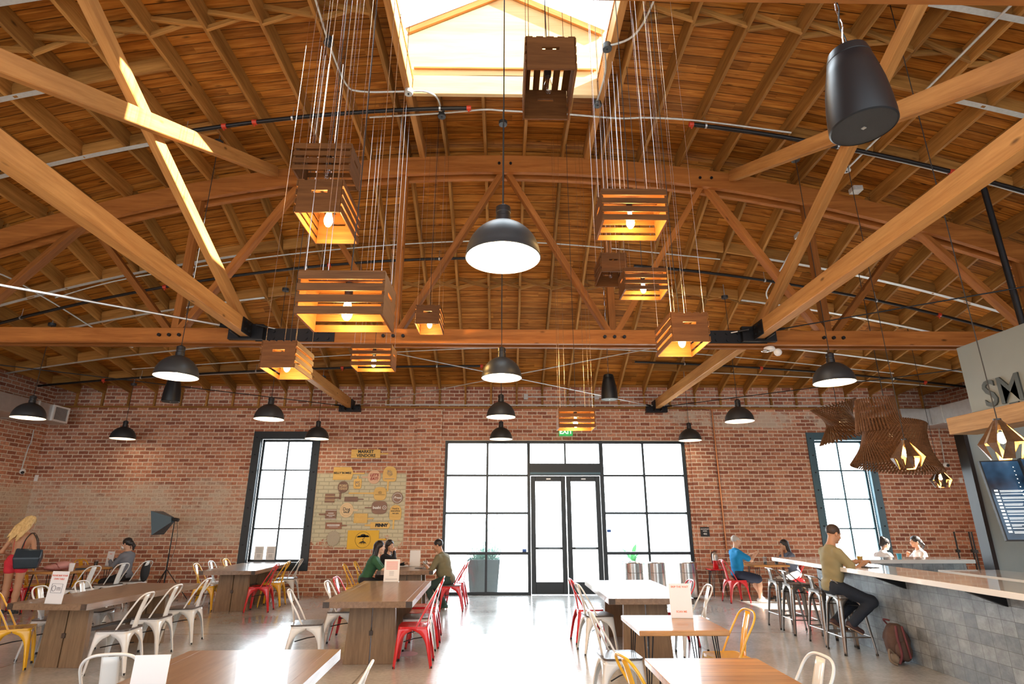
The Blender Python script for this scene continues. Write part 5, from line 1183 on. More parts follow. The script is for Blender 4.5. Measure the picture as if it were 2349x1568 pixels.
# studio softbox on its stand
hb = atY(397, 1190, 12.5); fb = Vector((hb.x-0.02, 12.5, 0))
t = thing('softbox_light', 'dark blue photo softbox on a thin black stand by the left window', 'studio light', fb)
M['sbcloth'] = pbr('blue black cloth', (0.02,0.06,0.09), 0.4); z = hb.z
MB().tube([(0.06,0,0.55), (0.06,0,z)], 0.010, 8).tube([(0.06,0,0.25), (0.06,0,0.9)], 0.014, 8).build('pole', M['steel_black'], t, smooth=40)
for k in range(3):
    a = 2*PI*k/3+0.3; MB().tube([(0.06,0,0.60), (0.06+0.48*math.cos(a),0.40*math.sin(a),0.01)], 0.008, 6).build('leg', M['steel_black'], t)
    MB().tube([(0.06,0,0.24), (0.06+0.27*math.cos(a),0.23*math.sin(a),0.26)], 0.006, 6).build('brace', M['steel_black'], t)
Q = Matrix.Translation((0.06, 0, z)) @ Matrix.Rotation(math.radians(-12), 4, 'Y')
b = MB(); vs = [Q @ Vector(v) for v in ((-0.05,-0.05,0.05),(-0.05,0.05,0.05),(-0.05,0.05,-0.05),(-0.05,-0.05,-0.05),(-0.36,-0.22,0.24),(-0.36,0.22,0.24),(-0.36,0.22,-0.24),(-0.36,-0.22,-0.24))]
b.add(vs, [(0,1,2,3),(0,4,5,1),(1,5,6,2),(2,6,7,3),(3,7,4,0)]); b.build('hood', M['sbcloth'], t, solid=0.004)
b = MB(); b.add([Q @ Vector(v) for v in ((-0.355,-0.215,0.235),(-0.355,0.215,0.235),(-0.355,0.215,-0.235),(-0.355,-0.215,-0.235))], [(0,1,2,3)]); b.build('diffuser', M['paper'], t, solid=0.004)
MB().cyl((0.02,0,z), (0.14,0,z-0.02), 0.035, 12).build('lamp_head', M['black'], t, smooth=40)
t2 = MB().tube(smoothp([(0.10,0,0),(0.16,0.02,-0.4),(0.10,0.03,-0.9),(0.02,0.05,-z+0.02),(0.35,0.1,-z+0.012),(0.2,-0.2,-z+0.012)]), 0.004, 5).build('cable', M['cord'], t, loc=(0,0,z))
# card signs
def card(p, rz, w, h, label, lines, style='text', lean=0.06):
    t = thing('card_sign', label, 'card sign', p, rz, 'white card signs standing on the tables')
    Mx = Matrix.Rotation(-lean, 4, 'X')
    MB().box(-w/2, w/2, -0.0015, 0.0015, 0, h, Mx).build('card', M['paper'], t)
    MB().box(-w/2, w/2, -0.03, 0.05, 0.0, 0.003).build('foot', M['cupglass'], t)
    if style == 'lines':
        b = MB(); 
        for k in range(7): b.box(-w*0.38, w*0.38, -0.003, -0.0015, h*(0.88-0.055*k), h*(0.90-0.055*k), Mx)
        b.build('printing', M['redink'], t); b = MB()
        for k in range(5): b.box(-w*0.15, w*0.15, -0.003, -0.0015, h*(0.46-0.045*k), h*(0.47-0.045*k), Mx)
        b.box(-w*0.38, w*0.38, -0.003, -0.0015, h*0.12, h*0.135, Mx); b.build('printing', M['greyink'], t)
    for s_, sz, ink, dz in lines:
        text_mesh('lettering', s_, sz, M[ink], t, Mx @ Matrix.Translation((0,-0.003,dz)) @ VR, 0.0005, 0.0005)
    return t
M['orangeink'] = pbr('orange ink', (0.78,0.25,0.12), 0.6)
cd = card(atZ(121, 1384, TZ), -0.25, 0.235, 0.33, 'white card sign with red lines and a boxed logo on the long left table', [('PLEASE BUS YOUR', 0.026, 'redink', 0.285), ('OWN TABLE', 0.026, 'redink', 0.25), ])
text_mesh('lettering', 'm', 0.07, M['greyink'], cd, Matrix.Rotation(-0.06,4,'X') @ Matrix.Translation((0.028,-0.003,0.155)) @ VR, 0.0005, 0.0005)
b = MB(); b.tube([(-0.038+0.026*math.cos(2*PI*i/24), -0.004-0.16*math.tan(0.06)*0, 0.155+0.028*math.sin(2*PI*i/24)) for i in range(24)], 0.0025, 4, closed=True)
for x0, x1, z0, z1 in ((-0.075,0.075,0.108,0.111),(-0.075,0.075,0.199,0.202),(-0.075,-0.072,0.108,0.202),(0.072,0.075,0.108,0.202)): b.box(x0, x1, -0.004, -0.001, z0, z1)
o = b.build('logo', M['greyink'], cd); o.rotation_euler = (-0.06,0,0); o.location = (0,-0.002,0)
card(atZ(897, 1334, TZ), 0.04, 0.225, 0.31, 'white card sign with red lines at the far end of the middle table', [], 'lines')
card(atZ(951, 1298, TZ), 0, 0.205, 0.29, 'white card sign with a red framed mark between the women and the man', [], 'frame')
card(atZ(1565, 1417, TZ), -0.08, 0.205, 0.30, 'white card sign reading SKIP THE WAIT on the farther plank table', [('SKIP THE WAIT', 0.024, 'orangeink', 0.27), ('SCAN ME', 0.024, 'orangeink', 0.055)])
card(Vector((-1.83, 3.32, TZ)), 0.10, 0.175, 0.215, 'white card in a clear holder on the foreground table', [], 'faint')
card(Vector((-7.74, 11.95, TZ)), -0.4, 0.20, 0.27, 'white card sign in front of the masked woman', [('ORDER', 0.02, 'redink', 0.22)])
# pink backpack on the small table
M['pink'] = pbr('pink canvas', (0.62,0.30,0.27), 0.7, bump=0.2); M['maroon'] = pbr('dark pink trim', (0.30,0.09,0.07), 0.6)
pk = Vector((-8.0, 10.98, TZ)); t = thing('pink_backpack', 'pink backpack lying on the small table against the brick', 'backpack', pk, 0.2)
b = MB(); b.ball((0.05,0,0.10), 0.17, 24, (1.5,0.9,0.62), Matrix.Rotation(-0.12,3,'Y')); b.build('bag', M['pink'], t, smooth=60)
MB().ball((-0.12,-0.08,0.07), 0.12, 18, (1.2,0.7,0.55)).build('front_pocket', M['pink'], t, smooth=60)
MB().tube(smoothp([(-0.28,-0.1,0.06),(-0.1,-0.17,0.04),(0.1,-0.17,0.04),(0.3,-0.08,0.06)]), 0.013, 8).tube(smoothp([(-0.15,-0.05,0.17),(0.0,-0.12,0.16),(0.08,-0.15,0.08),(0.12,-0.16,0.02)]), 0.012, 6).build('strap', M['maroon'], t, smooth=50)
MB().tube([(-0.26,-0.05,0.03),(0.28,-0.1,0.03)], 0.018, 8).build('trim', M['maroon'], t, smooth=40)
t.scale = (0.74, 0.74, 0.74)
# cups
M['drink_amber'] = pbr('amber drink', (0.85,0.42,0.03), 0.2, coat=0.5); M['drink_dark'] = pbr('dark drink', (0.04,0.015,0.01), 0.2, coat=0.5)
def cup(p, r, h, mat, label, drink=None, straw=False, group='cups and glasses', fill=0.75):
    t = thing('drinking_cup', label, 'cup', p, 0, group)
    MB().lathe([(0.001,0.0),(r*0.75,0.0),(r,h),(r*0.95,h),(r*0.72,0.005),(0.001,0.005)], 20).build('cup_body', M[mat], t, smooth=40)
    if drink: MB().lathe([(0.001,0.006),(r*0.70,0.006),(r*(0.7+0.23*fill),h*fill),(0.001,h*fill)], 16).build('drink', M[drink], t, smooth=40)
    if straw: MB().tube([(0.0,0.0,0.02),(0.012,0,h*1.7)], 0.003, 6).build('straw', M['redink'], t)
    return t
cup(Vector((-7.66, 10.84, TZ)), 0.045, 0.13, 'paper', 'white paper cup with a straw beside the pink backpack', None, True)
cup(Vector((-7.92, 11.85, TZ)), 0.042, 0.12, 'cupglass', 'dark iced drink in front of the masked woman', 'drink_dark')
cup(atZ(975, 1304, TZ), 0.040, 0.14, 'cupglass', 'clear plastic cup near the man in the olive shirt')
cup(Vector((5.30, 12.12, TZ)), 0.042, 0.15, 'cupglass', 'clear cup with a dark drink nearer the man in blue', 'drink_dark', fill=0.35)
cup(Vector((5.53, 12.12, TZ)), 0.042, 0.15, 'cupglass', 'clear cup with a dark drink nearer the woman facing him', 'drink_dark', fill=0.35)
cup(Vector((4.78, 8.0, CZ)), 0.040, 0.13, 'cupglass', 'glass of amber beer on the bar before the man', 'drink_amber', fill=0.85)
M['bluecup'] = pbr('blue cup', (0.05,0.35,0.50), 0.4)
cup(atZ(2064, 1281, CZ), 0.036, 0.075, 'bluecup', 'small blue cup on the far part of the bar')
def flat(p, w, l, th, mat, name, label, cat, rz=0):
    tag(MB().box(-w/2, w/2, -l/2, l/2, 0, th).build(name, M[mat], loc=p, rot=(0,0,rz), bevel=min(0.003, th*0.3)), label, cat)
flat(atZ(962, 1303, TZ), 0.08, 0.15, 0.009, 'black', 'phone', 'black phone on the table before the man in the olive shirt', 'phone', 1.2)
flat(atZ(925, 1298, TZ), 0.2, 0.12, 0.01, 'paper', 'paper_stack', 'small pile of papers on the table before the women', 'papers', 0.2)
flat(Vector((4.62, 7.62, CZ)), 0.16, 0.24, 0.008, 'black', 'tablet', 'dark tablet lying on the bar before the man', 'tablet', 0.3)
flat(Vector((4.60, 8.25, CZ)), 0.2, 0.28, 0.002, 'paper', 'menu_sheet', 'white menu sheet on the bar past the beer glass', 'menu', -0.2)
flat(Vector((-7.68, 11.12, TZ)), 0.16, 0.07, 0.03, 'black', 'sunglasses_case', 'black case beside the white paper cup', 'case', 0.3)
# brown backpack by the bar
M['bpk'] = pbr('worn brown fabric', (0.10,0.055,0.04), 0.75, var=0.4, scale=14, bump=0.4, bscale=40); M['bpk2'] = pbr('dark red strap', (0.14,0.03,0.035), 0.7); M['bpk3'] = pbr('tan grey flap', (0.22,0.16,0.11), 0.7)
t = thing('brown_backpack', 'worn brown backpack on the floor against the tiled bar', 'backpack', (4.60, 7.28, 0), 0.15)
def blob(b, c, r, sc, n=22, amp=0.06, seed=1):
    i0 = len(b.v); b.ball(c, r, n, sc)
    for i in range(i0, len(b.v)):
        v = Vector(b.v[i]); d = (v-Vector(c)); b.v[i] = tuple(Vector(c)+d*(1+amp*math.sin(d.x*40+seed)*math.cos(d.z*31+seed*2)+amp*0.5*math.sin(d.y*53+d.z*20)))
blob(bb := MB(), (0.02,0,0.21), 0.17, (0.72,0.85,1.25)); bb.build('bag', M['bpk'], t, smooth=70)
blob(bb := MB(), (-0.01,-0.12,0.14), 0.11, (0.9,0.55,1.0), 18, 0.05, 3); bb.build('front_pocket', M['bpk'], t, smooth=70)
MB().tube(smoothp([(-0.06,-0.12,0.40),(-0.10,-0.16,0.28),(-0.09,-0.17,0.12),(-0.12,-0.15,0.02)]), 0.014, 8).tube(smoothp([(0.0,-0.14,0.40),(-0.02,-0.19,0.25),(0.0,-0.19,0.08)]), 0.012, 8).build('strap', M['bpk2'], t, smooth=60)
MB().tube(smoothp([(-0.07,0,0.41),(-0.12,-0.02,0.46),(-0.06,-0.04,0.45)]), 0.01, 8).build('handle', M['bpk2'], t, smooth=60)
MB().tube(smoothp([(-0.12,-0.1,0.10),(-0.20,-0.12,0.16),(-0.22,-0.14,0.05),(-0.16,-0.16,0.012)]), 0.012, 8).ball((-0.13,-0.1,0.06), 0.06, 12, (0.8,1,1)).build('side_flap', M['bpk3'], t, smooth=60)
# floor marker
tag(MB().lathe([(0.001,0.0),(0.13,0.0),(0.13,0.0015),(0.001,0.0015)], 32).build('floor_decal', M['pinkdecal'] if 'pinkdecal' in M else M.setdefault('pinkdecal', pbr('pink decal', (0.55,0.30,0.32), 0.4)), loc=tuple(atZ(934,1499,0.001))), 'round pink decal on the floor beside the red chairs', 'floor sticker')
# ================================================================ PEOPLE (one continuous surface each, blended from tapering limbs)
class Field:
    def __init__(s, lo, hi, h, k=0.03):
        s.h = h; s.k = k; s.lo = np.array(lo, float); n = np.ceil((np.array(hi)-s.lo)/h).astype(int)+1
        s.F = np.full(tuple(n), 0.3, np.float32); s.ax = [s.lo[i]+h*np.arange(n[i]) for i in range(3)]
    def _sub(s, a, b):
        i0 = np.maximum(0, np.floor((a-s.lo)/s.h).astype(int)); i1 = np.minimum(np.array(s.F.shape), np.ceil((b-s.lo)/s.h).astype(int)+1)
        if np.any(i1 <= i0): return None
        sl = tuple(slice(int(p), int(q)) for p, q in zip(i0, i1)); g = np.meshgrid(*[s.ax[i][sl[i]] for i in range(3)], indexing='ij')
        return sl, np.stack(g, -1)
    def _put(s, sl, d, k, op):
        A = s.F[sl]
        if op == 'u':
            h = np.clip(0.5+0.5*(A-d)/k, 0, 1); s.F[sl] = A*(1-h)+d*h-k*h*(1-h)
        elif op == 's':
            h = np.clip(0.5-0.5*(A+d)/k, 0, 1); s.F[sl] = A*(1-h)+(-d)*h+k*h*(1-h)
    def cap(s, a, b, ra, rb, k=None, op='u'):
        a, b = np.array(a, float), np.array(b, float); k = k or s.k; m = max(ra, rb)+k+0.02
        r = s._sub(np.minimum(a, b)-m, np.maximum(a, b)+m)
        if r is None: return
        sl, P = r; ab = b-a; L = max(1e-9, ab @ ab); t = np.clip(((P-a) @ ab)/L, 0, 1)
        d = np.linalg.norm(P-(a+t[..., None]*ab), axis=-1)-(ra+(rb-ra)*t); s._put(sl, d, k, op)
    def ell(s, c, rad, R=None, k=None, op='u'):
        c = np.array(c, float); rad = np.array(rad, float); k = k or s.k; m = rad.max()+k+0.02; r = s._sub(c-m, c+m)
        if r is None: return
        sl, P = r; Q = P-c
        if R is not None: Q = Q @ np.array(R)
        k0 = np.linalg.norm(Q/rad, axis=-1); k1 = np.linalg.norm(Q/(rad*rad), axis=-1)+1e-9; s._put(sl, k0*(k0-1)/k1, k, op)
    def cut(s, p, n):      # remove the side n points to
        n = np.array(n, float); n /= np.linalg.norm(n); g = np.meshgrid(*s.ax, indexing='ij'); d = (g[0]-p[0])*n[0]+(g[1]-p[1])*n[1]+(g[2]-p[2])*n[2]
        s.F = np.maximum(s.F, d.astype(np.float32))
    def wrinkle(s, amp, f, seed=0):
        g = np.meshgrid(*s.ax, indexing='ij'); s.F = s.F+amp*(np.sin(g[0]*f+seed+2*np.sin(g[2]*f*0.7))*np.cos(g[2]*f*0.8+g[1]*f*0.6+seed)).astype(np.float32)
    def mesh(s, name, mat, parent, smooth=180):
        F = s.F; ins = F < 0
        if not ins.any(): return None
        nx, ny, nz = F.shape; C = [(i, j, k) for i in (0,1) for j in (0,1) for k in (0,1)]
        def cc(A, c): return A[c[0]:nx-1+c[0], c[1]:ny-1+c[1], c[2]:nz-1+c[2]]
        cnt = sum(cc(ins, c).astype(np.int8) for c in C); act = (cnt > 0) & (cnt < 8); idx = -np.ones(act.shape, int); ids = np.argwhere(act); idx[act] = np.arange(len(ids))
        acc = np.zeros((len(ids), 3)); num = np.zeros(len(ids)); I, J, K = ids.T
        for a in C:
            for ax in range(3):
                if a[ax] == 1: continue
                b = list(a); b[ax] = 1
                fa = F[I+a[0], J+a[1], K+a[2]]; fb = F[I+b[0], J+b[1], K+b[2]]; m = (fa < 0) != (fb < 0)
                t = np.where(m, fa/np.where(m, fa-fb, 1), 0); p = np.tile(np.array(a, float), (len(ids), 1)); p[:, ax] = t
                acc[m] += p[m]; num[m] += 1
        V = s.lo+s.h*(ids+acc/num[:, None]); faces = []
        for ax in range(3):
            o1, o2 = [(1,2),(2,0),(0,1)][ax]; sA = [slice(None)]*3; sB = [slice(None)]*3; sA[ax] = slice(0, -1); sB[ax] = slice(1, None)
            m = ins[tuple(sA)] != ins[tuple(sB)]; q = np.argwhere(m); fl = ins[tuple(sA)][m]
            ok = (q[:, o1] > 0) & (q[:, o2] > 0) & (q[:, o1] < F.shape[o1]-1) & (q[:, o2] < F.shape[o2]-1); q = q[ok]; fl = fl[ok]
            def g(d1, d2): c = q.copy(); c[:, o1] -= d1; c[:, o2] -= d2; return idx[c[:, 0], c[:, 1], c[:, 2]]
            Q = np.stack([g(1,1), g(0,1), g(0,0), g(1,0)], 1); Q[~fl] = Q[~fl][:, ::-1]; faces.append(Q)
        Fc = np.concatenate(faces); Fc = Fc[(Fc >= 0).all(1)]
        me = bpy.data.meshes.new(name); me.vertices.add(len(V)); me.vertices.foreach_set('co', V.ravel()); me.loops.add(len(Fc)*4); me.loops.foreach_set('vertex_index', Fc.ravel().astype(np.int32))
        me.polygons.add(len(Fc)); me.polygons.foreach_set('loop_start', np.arange(len(Fc), dtype=np.int32)*4)
        try: me.polygons.foreach_set('loop_total', np.full(len(Fc), 4, np.int32))
        except Exception: pass
        me.materials.append(mat); me.update(calc_edges=True); me.validate(); me.polygons.foreach_set('use_smooth', [True]*len(me.polygons))
        o = bpy.data.objects.new(name, me); COL.objects.link(o); o.parent = parent; return o
def skin(name, c): return pbr(name, c, 0.5, var=0.05, scale=5)
SK = [skin('skin fair', (0.62,0.36,0.24)), skin('skin tan', (0.50,0.26,0.15)), skin('skin light', (0.66,0.42,0.30))]
def ik(a, b, l1, l2, hint):
    a, b, hint = Vector(a), Vector(b), Vector(hint); d = b-a; L = min(d.length, (l1+l2)*0.999); d.normalize(); b = a+d*L
    x = (l1*l1-l2*l2+L*L)/(2*L); y = math.sqrt(max(0, l1*l1-x*x)); n = hint-d*hint.dot(d); n.normalize(); return a+d*x+n*y, b
def person(label, base, deg, s=0.93, seat=0.44, lean=8, side=0, head=(0, 0), hands=None, feet=None, knees=None, male=True, skin=0, shirt=None, sleeve=0.55, pants=None, hem=1.0,
           hair=None, shoes=None, h=0.0095, stand=False, neckcut=0.07, bald=0, mask=False, straps=False, extra=None, belly=0.0, shirtlow=0.0):
    """local frame: +y is where the person faces, +x their right hand; origin on the floor below the pelvis"""
    t = thing('person', label, 'person', (base[0], base[1], 0), math.radians(deg)); V = Vector
    pel = V((0, 0, seat+0.085*s)); ln = math.radians(lean); sd = math.radians(side)
    up = V((math.sin(sd), math.sin(ln), math.cos(ln)*math.cos(sd))).normalized(); rt = (V((1,0,0))-up*up.x).normalized(); fw = up.cross(rt)
    TL = 0.50*s; chest = pel+up*TL*0.62; neck = pel+up*TL; sw = (0.175 if male else 0.15)*s
    hy, hp = math.radians(head[0]), math.radians(head[1])       # head yaw (left +), pitch down +
    hb = neck+up*0.055*s+fw*0.012; hf = V((-math.sin(hy)*math.cos(hp), math.cos(hy)*math.cos(hp), -math.sin(hp))); hu = V((0,0,1))-hf*hf.z; hu.normalize(); hr = hf.cross(hu)
    hc = hb+hu*0.125*s+hf*0.012; HR = np.array([[hr.x, hf.x, hu.x], [hr.y, hf.y, hu.y], [hr.z, hf.z, hu.z]])
    def hp_(x, y, z): return hc+hr*(x*s)+hf*(y*s)+hu*(z*s)
    sh = {}; el = {}; wr = {}; hip = {}; kn = {}; an = {}; toe = {}
    for i, sg in (('r', 1), ('l', -1)):
        sh[i] = neck-up*0.075*s+rt*sg*sw; hip[i] = pel+V((sg*0.085*s, 0.0, -0.005))
        hd = (hands or {}).get(i, (sg*0.12, 0.30, 0.50)); hint = hd[3] if len(hd) > 3 else (sg*0.6, -0.5, -0.8)
        el[i], wr[i] = ik(sh[i], V(hd[:3]), 0.275*s, 0.245*s, hint)
        ft = (feet or {}).get(i, (sg*0.10, 0.40 if not stand else 0.02, 0.06)); kh = (knees or {}).get(i, (sg*0.15, 0.8, 0.6) if not stand else (0, 1, 0))
        kn[i], an[i] = ik(hip[i], V(ft[:3]), 0.415*s, 0.40*s, kh); toe[i] = an[i]+V(ft[3] if len(ft) > 3 else (sg*0.03, 0.15, -0.035))*s
    allp = [pel, neck, hp_(0,0,0.15), hp_(0,0.13,0), *sh.values(), *el.values(), *wr.values(), *kn.values(), *an.values(), *toe.values()]
    lo = [min(p[i] for p in allp)-0.24 for i in range(3)]; hi = [max(p[i] for p in allp)+0.24 for i in range(3)]
    def torso(F, g=0.0, low=True):
        R = np.array([[rt.x, fw.x, up.x], [rt.y, fw.y, up.y], [rt.z, fw.z, up.z]]); w = 1.0 if male else 0.9
        F.ell(pel+V((0,0,0.01)), ((0.158 if male else 0.165)*s+g, 0.115*s+g, 0.115*s+g))
        F.ell(pel+up*0.17*s+fw*belly*0.5, (0.135*w*s+g+belly*0.3, 0.100*s+g+belly*0.6, 0.15*s+g), R); F.ell(pel+up*0.33*s, (0.160*w*s+g, 0.108*s+g+belly*0.2, 0.165*s+g), R)
        if not male: F.ell(pel+up*0.34*s+fw*0.075*s, (0.11*s+g, 0.055*s+g, 0.06*s+g), R)
        F.cap(sh['l']-rt*-0.02, sh['r']-rt*0.02, 0.062*s*w+g, 0.062*s*w+g, 0.05); F.cap(neck-up*0.05*s, neck+up*0.01, 0.075*s+g*0.6, 0.055*s+g*0.4, 0.05)
    def arm(F, i, g, frac, r0=0.052):
        w = 1.0 if male else 0.84; a, b, c = sh[i], el[i], wr[i]
        if frac <= 0.99: F.cap(a, a+(b-a)*frac, (r0*w)*s+g, (r0-0.012*frac)*w*s+g*1.25); return
        F.cap(a, b, r0*w*s+g, 0.039*w*s+g)
        if frac > 1: F.cap(b, b+(c-b)*(frac-1), 0.040*w*s+g, 0.028*w*s+g)
    B = Field(lo, hi, h)
    torso(B)
    for i in 'lr':
        arm(B, i, 0, 2.0); B.cap(wr[i], wr[i], 0.024*s, 0.024*s)
    for i in 'lr':
        w = 1.0 if male else 0.95
        B.cap(hip[i], kn[i], 0.088*w*s, 0.056*w*s); B.cap(kn[i], kn[i]+(an[i]-kn[i])*0.35, 0.054*w*s, 0.055*w*s); B.cap(kn[i]+(an[i]-kn[i])*0.3, an[i], 0.055*w*s, 0.034*w*s)
        B.cap(an[i], toe[i], 0.034*s, 0.024*s)
    B.cap(neck-up*0.02, hc-hu*0.05*s-hf*0.015, (0.056 if male else 0.047)*s, 0.050*s if male else 0.043*s)
    B.ell(hp_(0,-0.012,0.035), (0.074*s, 0.092*s, 0.088*s), HR, 0.02); B.ell(hp_(0,0.022,-0.03), (0.058*s, 0.070*s, 0.085*s), HR, 0.02)
    B.ell(hp_(0,0.064,-0.092), (0.026*s,0.020*s,0.020*s), HR, 0.02); B.ell(hp_(0,0.074,0.030), (0.045*s,0.016*s,0.012*s), HR, 0.015)
    B.cap(hp_(0,0.086,0.016), hp_(0,0.108,-0.020), 0.008*s, 0.0125*s, 0.012); B.ell(hp_(0,0.088,-0.054), (0.024*s,0.010*s,0.010*s), HR, 0.008)
    for sg in (-1, 1):
        B.ell(hp_(sg*0.030,0.098,0.010), (0.017*s,0.012*s,0.010*s), HR, 0.008, 's'); B.ell(hp_(sg*0.076,-0.008,-0.006), (0.010*s,0.018*s,0.031*s), HR, 0.008); B.ell(hp_(sg*0.04,0.062,-0.025), (0.022*s,0.02*s,0.02*s), HR, 0.02)
    # hands: palm, four curled fingers, thumb from the side of the palm
    for i, sg in (('r', 1), ('l', -1)):
        d = (wr[i]-el[i]).normalized(); pn = V((0,0,-1)) if abs(d.z) < 0.75 else -V((0,1,0)); hn = (hands or {}).get(i, ()); 
        if len(hn) > 4: pn = V(hn[4])
        pn = (pn-d*pn.dot(d)).normalized(); sdv = d.cross(pn)*(-1 if sg > 0 else 1)     # sdv: thumb side
        if sdv.dot(V((-sg, 0.2, 0.3))) < 0: sdv = -sdv
        w = wr[i]; B.ell(w+d*0.048*s, (0.038*s, 0.048*s, 0.015*s), np.array([[sdv.x, d.x, pn.x], [sdv.y, d.y, pn.y], [sdv.z, d.z, pn.z]]), 0.012)
        for q, (off, L) in enumerate(((0.028, 0.070), (0.010, 0.078), (-0.009, 0.072), (-0.027, 0.058))):
            p0 = w+d*0.075*s+sdv*off*s; cu = 0.35+0.13*q; m = p0+(d*math.cos(cu)+pn*math.sin(cu)).normalized()*L*0.5*s; e = m+(d*math.cos(cu+0.75)+pn*math.sin(cu+0.75)).normalized()*L*0.5*s
            B.cap(p0, m, 0.0098*s, 0.009*s, 0.005); B.cap(m, e, 0.009*s, 0.0078*s, 0.005)
        p0 = w+d*0.025*s+sdv*0.026*s; m = p0+(d*0.6+sdv*0.65+pn*0.3).normalized()*0.034*s; e = m+(d*0.9+sdv*0.1+pn*0.45).normalized()*0.032*s
        B.cap(p0, m, 0.0125*s, 0.0105*s, 0.008); B.cap(m, e, 0.0105*s, 0.0085*s, 0.006)
    B.mesh('body', SK[skin], t)
    # eyes
    for sg in (-1, 1):
        e = MB().ball(tuple(hp_(sg*0.030,0.0795,0.010)), 0.0085*s, 10).build('eye', M['whiteink'], t, smooth=60); MB().ball(tuple(hp_(sg*0.030,0.0850,0.010)), 0.0048*s, 8).build('iris', M['ink'], e, smooth=60)
    MB().tube([hp_(-0.018,0.0935,-0.054), hp_(0,0.099,-0.055), hp_(0.018,0.0935,-0.054)], 0.003*s, 5).build('lips', M.setdefault('lip', pbr('lips', (0.42,0.12,0.10), 0.5)), t)
    if not bald:
        MB().tube([hp_(-0.046,0.082,0.030), hp_(-0.018,0.093,0.034)], 0.0035*s, 5).tube([hp_(0.046,0.082,0.030), hp_(0.018,0.093,0.034)], 0.0035*s, 5).build('eyebrows', M['ink'], t)
    if shirt:
        F = Field(lo, hi, h); torso(F, 0.013)
        for i in 'lr': arm(F, i, 0.012, sleeve)
        F.wrinkle(0.0035, 38, len(label)); F.ell(neck+up*0.045*s+fw*0.02, ((neckcut)*s,)*3, None, 0.008, 's')
        F.cut(pel+V((0,0,-0.045-shirtlow)), (0, -0.15, -1))
        F.mesh('shirt', shirt, t)
    if pants:
        F = Field(lo, hi, h); F.ell(pel+V((0,0,0.01)), ((0.158 if male else 0.165)*s+0.006, 0.115*s+0.006, 0.115*s+0.006))
        for i in 'lr':
            w = 1.0 if male else 0.95; g = 0.012; k2 = kn[i]+(an[i]-kn[i])*min(1, max(0, hem-1)*0.95)
            if hem >= 1: F.cap(hip[i], kn[i], 0.088*w*s+g, 0.058*w*s+g); F.cap(kn[i], k2, 0.060*w*s+g, 0.044*w*s+g)
            else: F.cap(hip[i], hip[i]+(kn[i]-hip[i])*hem, 0.088*w*s+g, 0.074*w*s+g*1.5)
        F.wrinkle(0.0035, 34, 2); F.cut(pel+V((0,0,0.075)), (0, 0, 1)); F.mesh('shorts' if hem < 1 else 'trousers', pants, t)
    if shoes:
        for i in 'lr':
            a, b_ = an[i], toe[i]; mn = np.minimum(a, b_)-0.1; mx = np.maximum(a, b_)+0.1; F = Field(mn, mx, 0.007); d = (b_-a).normalized(); dn = V((0,0,-1))-d*(-d.z); dn.normalize()
            F.cap(a-d*0.035*s+dn*0.02*s, b_+dn*0.005, 0.038*s, 0.034*s); F.cap(a+V((0,0,0.0)), a+d*0.03, 0.042*s, 0.04*s); F.cut(a+dn*0.050*s, dn); so = F.mesh('shoe', shoes, t)
            MB().beam(a-d*0.055*s+dn*0.052*s, b_+d*0.02*s+dn*0.030*s, 0.062*s, 0.012, up=tuple(-dn)).build('sole', M['sole'], t, bevel=0.004)
    if hair:
        mat, style = hair; F = Field(np.array(hc)-0.34, np.array(hc)+np.array([0.34, 0.34, 0.22]), 0.007, 0.02)
        if style == 'short': F.ell(hp_(0,-0.016,0.042), (0.079*s,0.095*s,0.088*s), HR); F.wrinkle(0.0015, 160)
        elif style == 'fringe': F.ell(hp_(0,-0.016,0.020), (0.080*s,0.097*s,0.085*s), HR, op='u'); F.wrinkle(0.0015, 160)
        else:
            F.ell(hp_(0,-0.016,0.044), (0.086*s,0.102*s,0.092*s), HR)
            if style == 'long':
                for sg in (-1,1): F.cap(hp_(sg*0.055,-0.03,0.02), hp_(sg*0.06,-0.05,-0.20), 0.045*s, 0.040*s)
                F.cap(hp_(0,-0.06,0.02), hp_(0,-0.085,-0.22), 0.07*s, 0.05*s)
            if style == 'wavy':
                for a_ in range(7): x = -0.105+0.035*a_; F.cap(hp_(x*0.5,-0.05,0.05), hp_(x*0.95-0.02,-0.09,-0.12), 0.048*s, 0.036*s); F.cap(hp_(x*0.95-0.02,-0.09,-0.12), hp_(x*1.0-0.055+0.01*math.sin(a_*2),-0.10,-0.31-0.04*(a_ % 3)), 0.036*s, 0.016*s, 0.012)
            if style == 'pony': F.ell(hp_(0,-0.085,-0.01), (0.06*s,0.05*s,0.05*s), HR); F.cap(hp_(0,-0.12,0.02), hp_(0.01,-0.155,-0.07), 0.028*s, 0.034*s); F.cap(hp_(0.01,-0.155,-0.07), hp_(0.01,-0.14,-0.16), 0.034*s, 0.014*s)
            if style == 'bun': F.ell(hp_(0,-0.08,0.11), (0.045*s,0.045*s,0.04*s), HR); F.ell(hp_(0,-0.07,-0.02), (0.06*s,0.05*s,0.05*s), HR)
            F.wrinkle(0.0022 if style != 'wavy' else 0.004, 120 if style != 'wavy' else 90, 3)
        # keep the face clear
        F.ell(hp_(0,0.100,-0.045), (0.060*s,0.075*s,0.105*s), HR, 0.012, 's')
        if style in ('short', 'fringe'): F.ell(hp_(0,0.06,-0.11), (0.14*s,0.12*s,0.10*s), HR, 0.01, 's'); F.ell(hp_(0,0.0,-0.075), (0.12*s,0.075*s,0.055*s), HR, 0.01, 's')
        if bald: F.ell(hp_(0,0.05,0.12), (0.085*s,0.10*s,0.07*s), HR, 0.01, 's')
        F.mesh('hair', mat, t)
